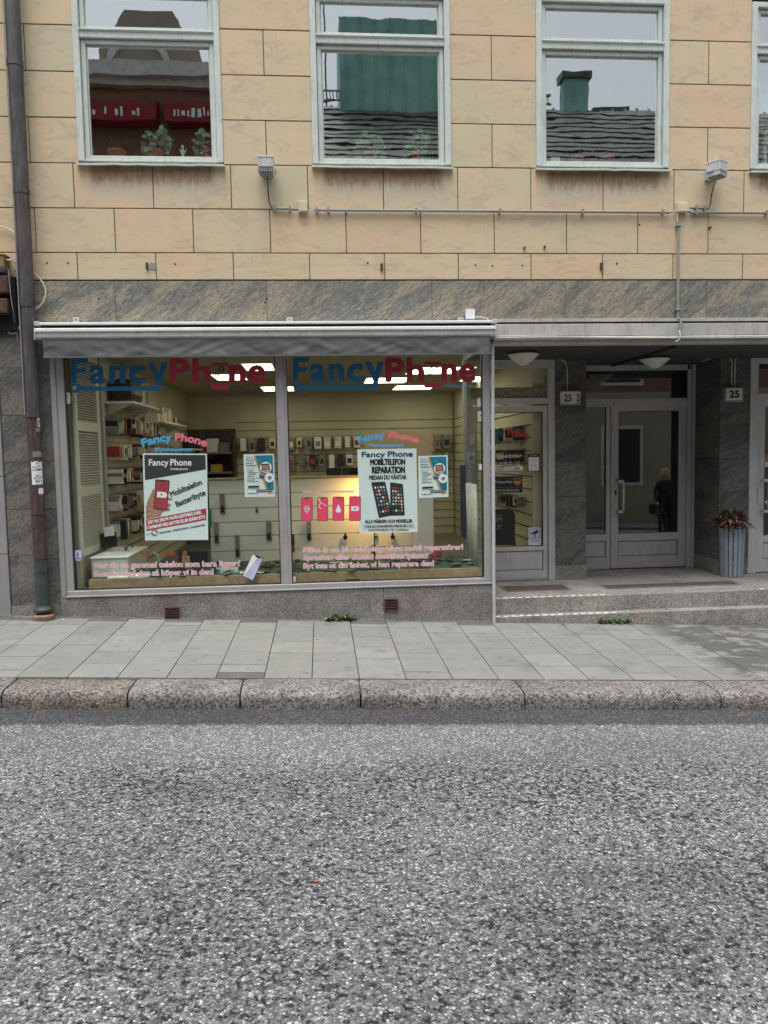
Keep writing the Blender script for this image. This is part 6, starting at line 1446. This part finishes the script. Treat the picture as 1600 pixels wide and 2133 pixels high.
x = P(384, 318, .24).x; T = thing('figurine', (x, .15, SZ), 'small white angel shaped figurine between the plants in the first upper window', 'figurine')
b = MB(); b.lathe([(0, 0), (.022, 0), (.012, .05), (.018, .09), (.008, .11), (.016, .125), (.012, .145), (0, .15)], (x, .15, SZ), 12); b.build('body', M['white'], T, smooth=True); b = MB(); b.prism([(x-.035, SZ+.12), (x, SZ+.085), (x+.035, SZ+.12), (x+.02, SZ+.07), (x-.02, SZ+.07)], .16, .166); b.build('wings', M['white'], T)
x = P(703, 322, .27).x; T = thing('bushy_plant', (x , .17, SZ), 'low fine leaved bush at the left of the second upper window', 'potted plant'); rr = random.Random(5); b = MB(); pot(T, x , .17, SZ, .05, .06)
for k in range(420):
    v = Vector((rr.gauss(0, .055), rr.gauss(0, .035), abs(rr.gauss(0, .045)))); c_ = Vector((x , .17, SZ+.04))+v; a_ = Vector((rr.uniform(-1, 1), rr.uniform(-1, 1), rr.uniform(-1, 1))).normalized()*.008; e = a_.cross(Vector((0, 1, .3))).normalized()*.005; b.face([c_-a_, c_+e, c_+a_, c_-e])
b.build('foliage', M['leaf_dark'], T)
x = P(1150, 322, .27).x; T = thing('wooden_box', (x , .17, SZ), 'small wooden box holding a white frame in the third upper window', 'box'); b = MB(); b.box(x-.06, x+.07, .14, .20, SZ, SZ+.03); b.build('box', M['wood'], T, bevel=.002); b = MB(); b.box(x-.045, x+.05, .162, .172, SZ+.031, SZ+.085); b.build('card', M['white'], T)
x = P(1583, 320, .24).x; T = thing('candlestick', (x, .15, SZ), 'white turned candlestick with a cream candle in the fourth upper window', 'candlestick'); b = MB(); b.lathe([(0, 0), (.045, 0), (.045, .015), (.02, .05), (.03, .08), (.018, .12), (.03, .16), (.016, .20), (.035, .235), (.035, .25), (0, .25)], (x, .15, SZ), 16); b.build('stick', M['white'], T, smooth=True); b = MB(); b.lathe([(0, 0), (.028, 0), (.028, .12), (0, .12)], (x, .15, SZ+.251), 14); b.build('candle', M['cream'], T, smooth=True)
b = MB(); x0 = 4.53; n = 14; vs = []
for i in range(n+1):
    x = x0+.30*i/n; 
    for zz, s_ in ((4.62, .55), (5.1, .7), (5.60, 1)): vs.append((x0+(x-x0)*s_, .20+.018*sin(i*1.4), zz))
b.addm(vs, [(i*3+j, i*3+j+1, i*3+j+4, i*3+j+3) for i in range(n) for j in range(2)]); o = b.build('curtain', M['curtain'], label='sheer white curtain gathered in the fourth upper window', cat='curtain', smooth=True); o.modifiers.new('thickness', 'SOLIDIFY').thickness = .001
x = P(1574, 300, .27).x; T = thing('leafy_plant', (x, .30, SZ), 'narrow leaved green plant at the left edge of the fourth upper window', 'potted plant'); b = MB(); rr = random.Random(3); pot(T, x, .30, SZ, .045, .07)
for k in range(26): leafm(b, Vector((x, .3, SZ+.06)), Vector((rr.uniform(-.7, .7), rr.uniform(-.6, .2), 1.4)), rr.uniform(.12, .24), .010, .3)
b.build('leaves', M['leaf'], T)

# ================================================================== ACROSS THE STREET (seen only as reflections)
OY = -11.2
OB = thing('brick_building', (-6, OY, .3), 'brown brick house with red awnings reflected in the first upper window', 'building')
b = MB(); b.box(-18, -.6, OY-8, OY, -.5, 10.28); b.build('wall', M['brick_op'], OB); b = MB(); b.box(-18, -.6, OY, OY+.4, 10.43, 10.73); b.box(-18, -.6, OY, OY+.2, 10.28, 10.43); b.build('cornice', M['cornice'], OB)
b = MB(); b.prismx([(OY, 10.731), (OY-3.2, 11.3), (OY-8, 10.731)], -18, -.6); b.build('roof', M['tile'], OB)
b = MB(); b.prism([(-4.9, 10.732), (-4.9, 11.2), (-4.6, 11.6), (-4.3, 12.1), (-3.2, 12.1), (-2.9, 11.6), (-2.6, 11.2), (-2.6, 10.732)], OY-2.5, OY-.1); g = b.build('gable', M['render_op'], OB)
b = MB(); b.prism([(-4.0+.75*cos(t*pi/12), 10.78+.75*sin(t*pi/12)) for t in range(13)]+[(-4.0+.6*cos(t*pi/12), 10.78+.6*sin(t*pi/12)) for t in range(12, -1, -1)], OY-.15, OY-.02); b.build('arch', M['cornice'], g)
for k, (x0, x1) in enumerate(((-17.2, -13.5), (-13.2, -9.4), (-9.1, -5.6), (-5.4, -3.55), (-3.35, -1.0))):
    b = MB(); b.prismx([(OY+.01, 10.0), (OY+.5, 9.75), (OY+.5, 9.38), (OY+.01, 9.38)], x0, x1); A_ = b.build('awning', M['awnred'], OB)
    d = MB(); rb = random.Random(k); x = x0+.2
    while x < x1-.4:
        wb = rb.uniform(.03, .09); d.box(x, x+wb, OY+.505, OY+.512, 9.46+rb.uniform(0, .03), 9.64+rb.uniform(-.06, .03)); x += wb+rb.choice([.04, .05, .05, .2])
    d.build('pale_panels', M['inkwhite'], A_)
for z0 in (.8, 3.9, 6.5):
    for k in range(7):
        x = -17+k*2.35; b = MB(); b.box(x, x+1.25, OY, OY+.03, z0, z0+(2.1 if z0 > 1 else 2.3)); w_ = b.build('window', M['cornice'], OB); b = MB(); b.box(x+.1, x+1.15, OY+.031, OY+.045, z0+.1, z0+(2.0 if z0 > 1 else 2.2)); b.build('pane', M['gasket'], w_)
LB = thing('lashes_sign', (-2.2, OY+.06, 2.2), 'white beauty salon lettering across the street mirrored in the left pane', 'sign')
for t, zz, h, w_ in (('Malin Hultgren', 2.62, .10, .9), ("LASHES & BEAUTY", 2.33, .17, 2.0), ('Malin Hultgren', 2.12, .09, .9)):
    vs, fs = glyphs(t, .0); xs = [v[0] for v in vs]; s_ = w_/(max(xs)-min(xs)); xc = -1.55; d = MB(); d.addm([(xc+w_/2-vx*s_, OY+.06, zz+vy*h/CAP) for vx, vy in vs], fs); d.build('line', M['grey'], LB)
RB = thing('tiled_building', (6, OY, 0), 'house with dark tile roof and green copper chimney reflected in the upper windows', 'building')
b = MB(); b.box(-.58, 20, OY-8, OY, 3.4, 8.3); b.build('upper_wall', M['brick_op'], RB); b = MB(); b.box(-.58, 20, OY-8, OY, -.8, 3.399); b.build('ground_floor_wall', M['render_op'], RB)
b = MB(); b.prismx([(OY+.4, 8.3), (OY-2.6, 11.08), (OY-2.9, 11.08), (OY-8, 8.3)], -.58, 20); rf = b.build('roof', M['tile'], RB)
b = MB()
for k in range(13):
    t = k/13; y = OY+.42-3.0*t; zz = 8.31+2.78*t; b.obox((9.7, y, zz+.03), (10.2, 0, 0), (0, .10, -.08), (0, .03, .03))
for k in range(60): x = -.5+k*.34; b.tube([(x, OY+.42, 8.36), (x, OY-2.6, 11.13)], .035, 5)
b.build('tile_ridges', M['tile'], rf)
b = MB(); b.box(.75, 4.2, OY-4.5, OY-2.2, 9.9, 13.2); b.build('copper_dormer', M['copper'], RB)
b = MB()
for k in range(9): b.box(.9+k*.4, .93+k*.4, OY-2.2, OY-2.16, 10.4, 13.2)
b.build('copper_seams', M['copper'], RB)
b = MB(); b.box(7.0, 7.7, OY-3.1, OY-2.7, 9.9, 12.0); b.build('chimney', M['copper'], RB, bevel=.02); b = MB(); b.box(6.93, 7.78, OY-3.2, OY-2.62, 12.0, 12.2); b.build('chimney_cap', M['tile'], RB); b = MB(); b.box(6.1, 6.5, OY-3.2, OY-2.9, 9.9, 13.4); b.build('stack', M['copper'], RB)
b = MB(); b.box(7.9, 8.95, OY-3.2, OY-2.9, 10.8, 11.35); b.build('vent_house', M['tile'], RB)
b = MB()
for k in range(70): b.box(.2+k*.09, .225+k*.09, OY-2.3, OY-2.28, 11.1, 11.35)
b.box(.2, 6.5, OY-2.31, OY-2.27, 11.35, 11.38); b.box(.2, 6.5, OY-2.31, OY-2.27, 11.07, 11.10); b.build('snow_guard', M['grey'], RB)
for z0 in (.6, 3.6, 6.1):
    for k in range(7):
        x = .6+k*2.6; b = MB(); b.box(x, x+1.3, OY, OY+.03, z0, z0+1.8); w_ = b.build('window', M['cornice'], RB); b = MB(); b.box(x+.1, x+1.2, OY+.031, OY+.045, z0+.1, z0+1.7); b.build('pane', M['gasket'], w_)
AN = thing('roof_antenna', (.55, OY-3, 12), 'thin aerial on the roof across the street', 'antenna'); b = MB(); b.tube([(.4, OY-3, 10.4), (.4, OY-3, 16.2)], .025, 6); b.build('mast', M['grey'], AN)
for k in range(4): b = MB(); b.tube([(-.1+.1*k, OY-3, 14.8+.4*k), (.9-.1*k, OY-3, 14.8+.4*k)], .012, 5); b.build('rod', M['grey'], AN)
# person standing across, mirrored in the entrance door
def person():
    gx, gy = P(1385, 1040, 10.7).x, -7.0; gz = -.155-.0475*(gx-.4)+.01*(KY-gy)
    me = bpy.data.meshes.new('person'); bm = bmesh.new()
    J = {'pel': (0, 0, .93, .14), 'wst': (0, .01, 1.08, .125), 'chs': (0, 0, 1.28, .15), 'sh': (0, .01, 1.40, .10), 'nk': (0, .0, 1.47, .055), 'hd0': (0, .02, 1.55, .075), 'hd1': (0, .02, 1.63, .085), 'hd2': (0, .015, 1.70, .055),
         'lh': (-.10, 0, .86, .095), 'lk': (-.115, .03, .48, .062), 'la': (-.12, 0, .09, .042), 'lt': (-.13, .15, .035, .035), 'rh': (.10, 0, .86, .095), 'rk': (.12, .02, .48, .062), 'ra': (.13, -.01, .09, .042), 'rt': (.15, .14, .035, .035),
         'ls': (-.185, 0, 1.38, .062), 'le': (-.25, -.02, 1.10, .048), 'lw': (-.25, .12, .90, .032), 'rs': (.185, 0, 1.38, .062), 're': (.25, .02, 1.12, .048), 'rw': (.12, .20, 1.18, .032)}
    E_ = [('pel', 'wst'), ('wst', 'chs'), ('chs', 'sh'), ('sh', 'nk'), ('nk', 'hd0'), ('hd0', 'hd1'), ('hd1', 'hd2'), ('pel', 'lh'), ('lh', 'lk'), ('lk', 'la'), ('la', 'lt'), ('pel', 'rh'), ('rh', 'rk'), ('rk', 'ra'), ('ra', 'rt'), ('sh', 'ls'), ('ls', 'le'), ('le', 'lw'), ('sh', 'rs'), ('rs', 're'), ('re', 'rw')]
    for hd, s_, w0 in (('l', -1, 'lw'), ('r', 1, 'rw')):
        x, y, zz, _ = J[w0]; dirv = Vector((0, .3, -1)).normalized() if hd == 'l' else Vector((-.8, .6, .1)).normalized(); side = Vector((0, 1, .3)).normalized() if hd == 'l' else Vector((0, 0, 1))
        pm_ = Vector((x, y, zz))+dirv*.07; J[hd+'p'] = (*pm_, .030); E_.append((w0, hd+'p'))
        for i in range(4):
            l = (.07, .085, .08, .065)[i]; r0 = pm_+side*(.026-.017*i)+dirv*.02; r1 = r0+dirv*l*.55; r2 = r1+(dirv+Vector((0, -.2, -.2))).normalized()*l*.45
            J['%sf%da' % (hd, i)] = (*r0, .011); J['%sf%db' % (hd, i)] = (*r1, .009); J['%sf%dc' % (hd, i)] = (*r2, .0075); E_ += [(hd+'p', '%sf%da' % (hd, i)), ('%sf%da' % (hd, i), '%sf%db' % (hd, i)), ('%sf%db' % (hd, i), '%sf%dc' % (hd, i))]
        t0 = pm_-dirv*.02+side*.035; t1 = t0+(dirv+side).normalized()*.045; J[hd+'t0'] = (*t0, .012); J[hd+'t1'] = (*t1, .009); E_ += [(hd+'p', hd+'t0'), (hd+'t0', hd+'t1')]
    J['nose'] = (0, .115, 1.60, .014); E_.append(('hd0', 'nose')); J['ear0'] = (-.088, .01, 1.60, .014); J['ear1'] = (.088, .01, 1.60, .014); E_ += [('hd1', 'ear0'), ('hd1', 'ear1')]
    keys = list(J); vs = [bm.verts.new((J[k][0]+gx, J[k][1]+gy, J[k][2]*.97+gz)) for k in keys]
    for a_, c__ in E_: bm.edges.new((vs[keys.index(a_)], vs[keys.index(c__)]))
    bm.to_mesh(me); bm.free(); o = bpy.data.objects.new('person', me); COL.objects.link(o)
    md = o.modifiers.new('skin', 'SKIN'); sk = me.skin_vertices[0].data
    for i, k in enumerate(keys): sk[i].radius = (J[k][3], J[k][3]*(.8 if k in ('chs', 'wst', 'pel') else 1)); sk[i].use_root = k == 'pel'
    o.modifiers.new('subdivision', 'SUBSURF').levels = 1; o.modifiers['subdivision'].render_levels = 1
    bpy.context.view_layer.update(); dg = bpy.context.evaluated_depsgraph_get(); nm = bpy.data.meshes.new_from_object(o.evaluated_get(dg)); bpy.data.objects.remove(o)
    nm.materials.clear(); nm.materials.append(M['sk_h']); nm.materials.append(M['coat']); nm.materials.append(M['trous'])
    for f in nm.polygons:
        h = (f.center.z-gz)/.97; f.use_smooth = True; hand = (abs(f.center.x-gx) > .22 and h < .91) or (f.center.y-gy > .235 and 1.05 < h < 1.3)
        f.material_index = 0 if h > 1.46 or hand else (2 if h < .9 else 1)
    for v in nm.vertices: v.co -= Vector((gx, gy, gz))
    p_ = bpy.data.objects.new('person', nm); p_.location = (gx, gy, gz); COL.objects.link(p_); WM[p_] = Matrix.Translation((gx, gy, gz)); tag(p_, 'person with shoulder length fair hair in a dark coat, mirrored in the entrance door', 'person')
    def ell(c_, r, n=12, ph0=-pi/2, ph1=pi/2): return c_, r
    b = MB(); c_ = Vector((gx, gy, gz))     # hair: cap and falling back
    b.lathe([(.0, .0), (.12, .02), (.135, .12), (.115, .2), (.105, .27), (.07, .33), (0, .345)], (gx, gy-.028, gz+1.36), 18)
    h = b.build('hair', M['hair'], p_, smooth=True)
    b = MB(); b.lathe([(0, .0), (.23, .0), (.19, .22), (.165, .38), (.185, .55), (.15, .66), (.07, .70), (0, .70)], (gx, gy-.005, gz+.74), 20)
    for i, v in enumerate(b.v): b.v[i] = (v[0], gy+(v[1]-gy)*.72, v[2])
    b.build('coat', M['coat'], p_, smooth=True)
    T2 = thing('handbag', (gx-.3, gy, gz+.6), 'black shoulder bag hanging beside the mirrored person', 'handbag'); b = MB(); b.box(gx-.37, gx-.24, gy-.10, gy+.20, gz+.58, gz+.82); b.build('bag_body', M['black'], T2, bevel=.02); b = MB(); b.tube([(gx-.30, gy-.05, gz+.82), (gx-.24, gy-.02, gz+1.1), (gx-.2, gy, gz+1.42), (gx-.26, gy+.08, gz+1.1), (gx-.30, gy+.14, gz+.82)], .008, 6); b.build('strap', M['black'], T2)
    for s_ in (-1, 1): b = MB(); b.tube([(gx+s_*.03, gy+.100, gz+1.575), (gx+s_*.03, gy+.106, gz+1.575)], .009, 8); b.build('eye', M['ink'], p_)
    b = MB(); b.box(gx-.022, gx+.022, gy+.098, gy+.104, gz+1.507, gz+1.515); b.build('mouth', M['inkred'], p_)
person()
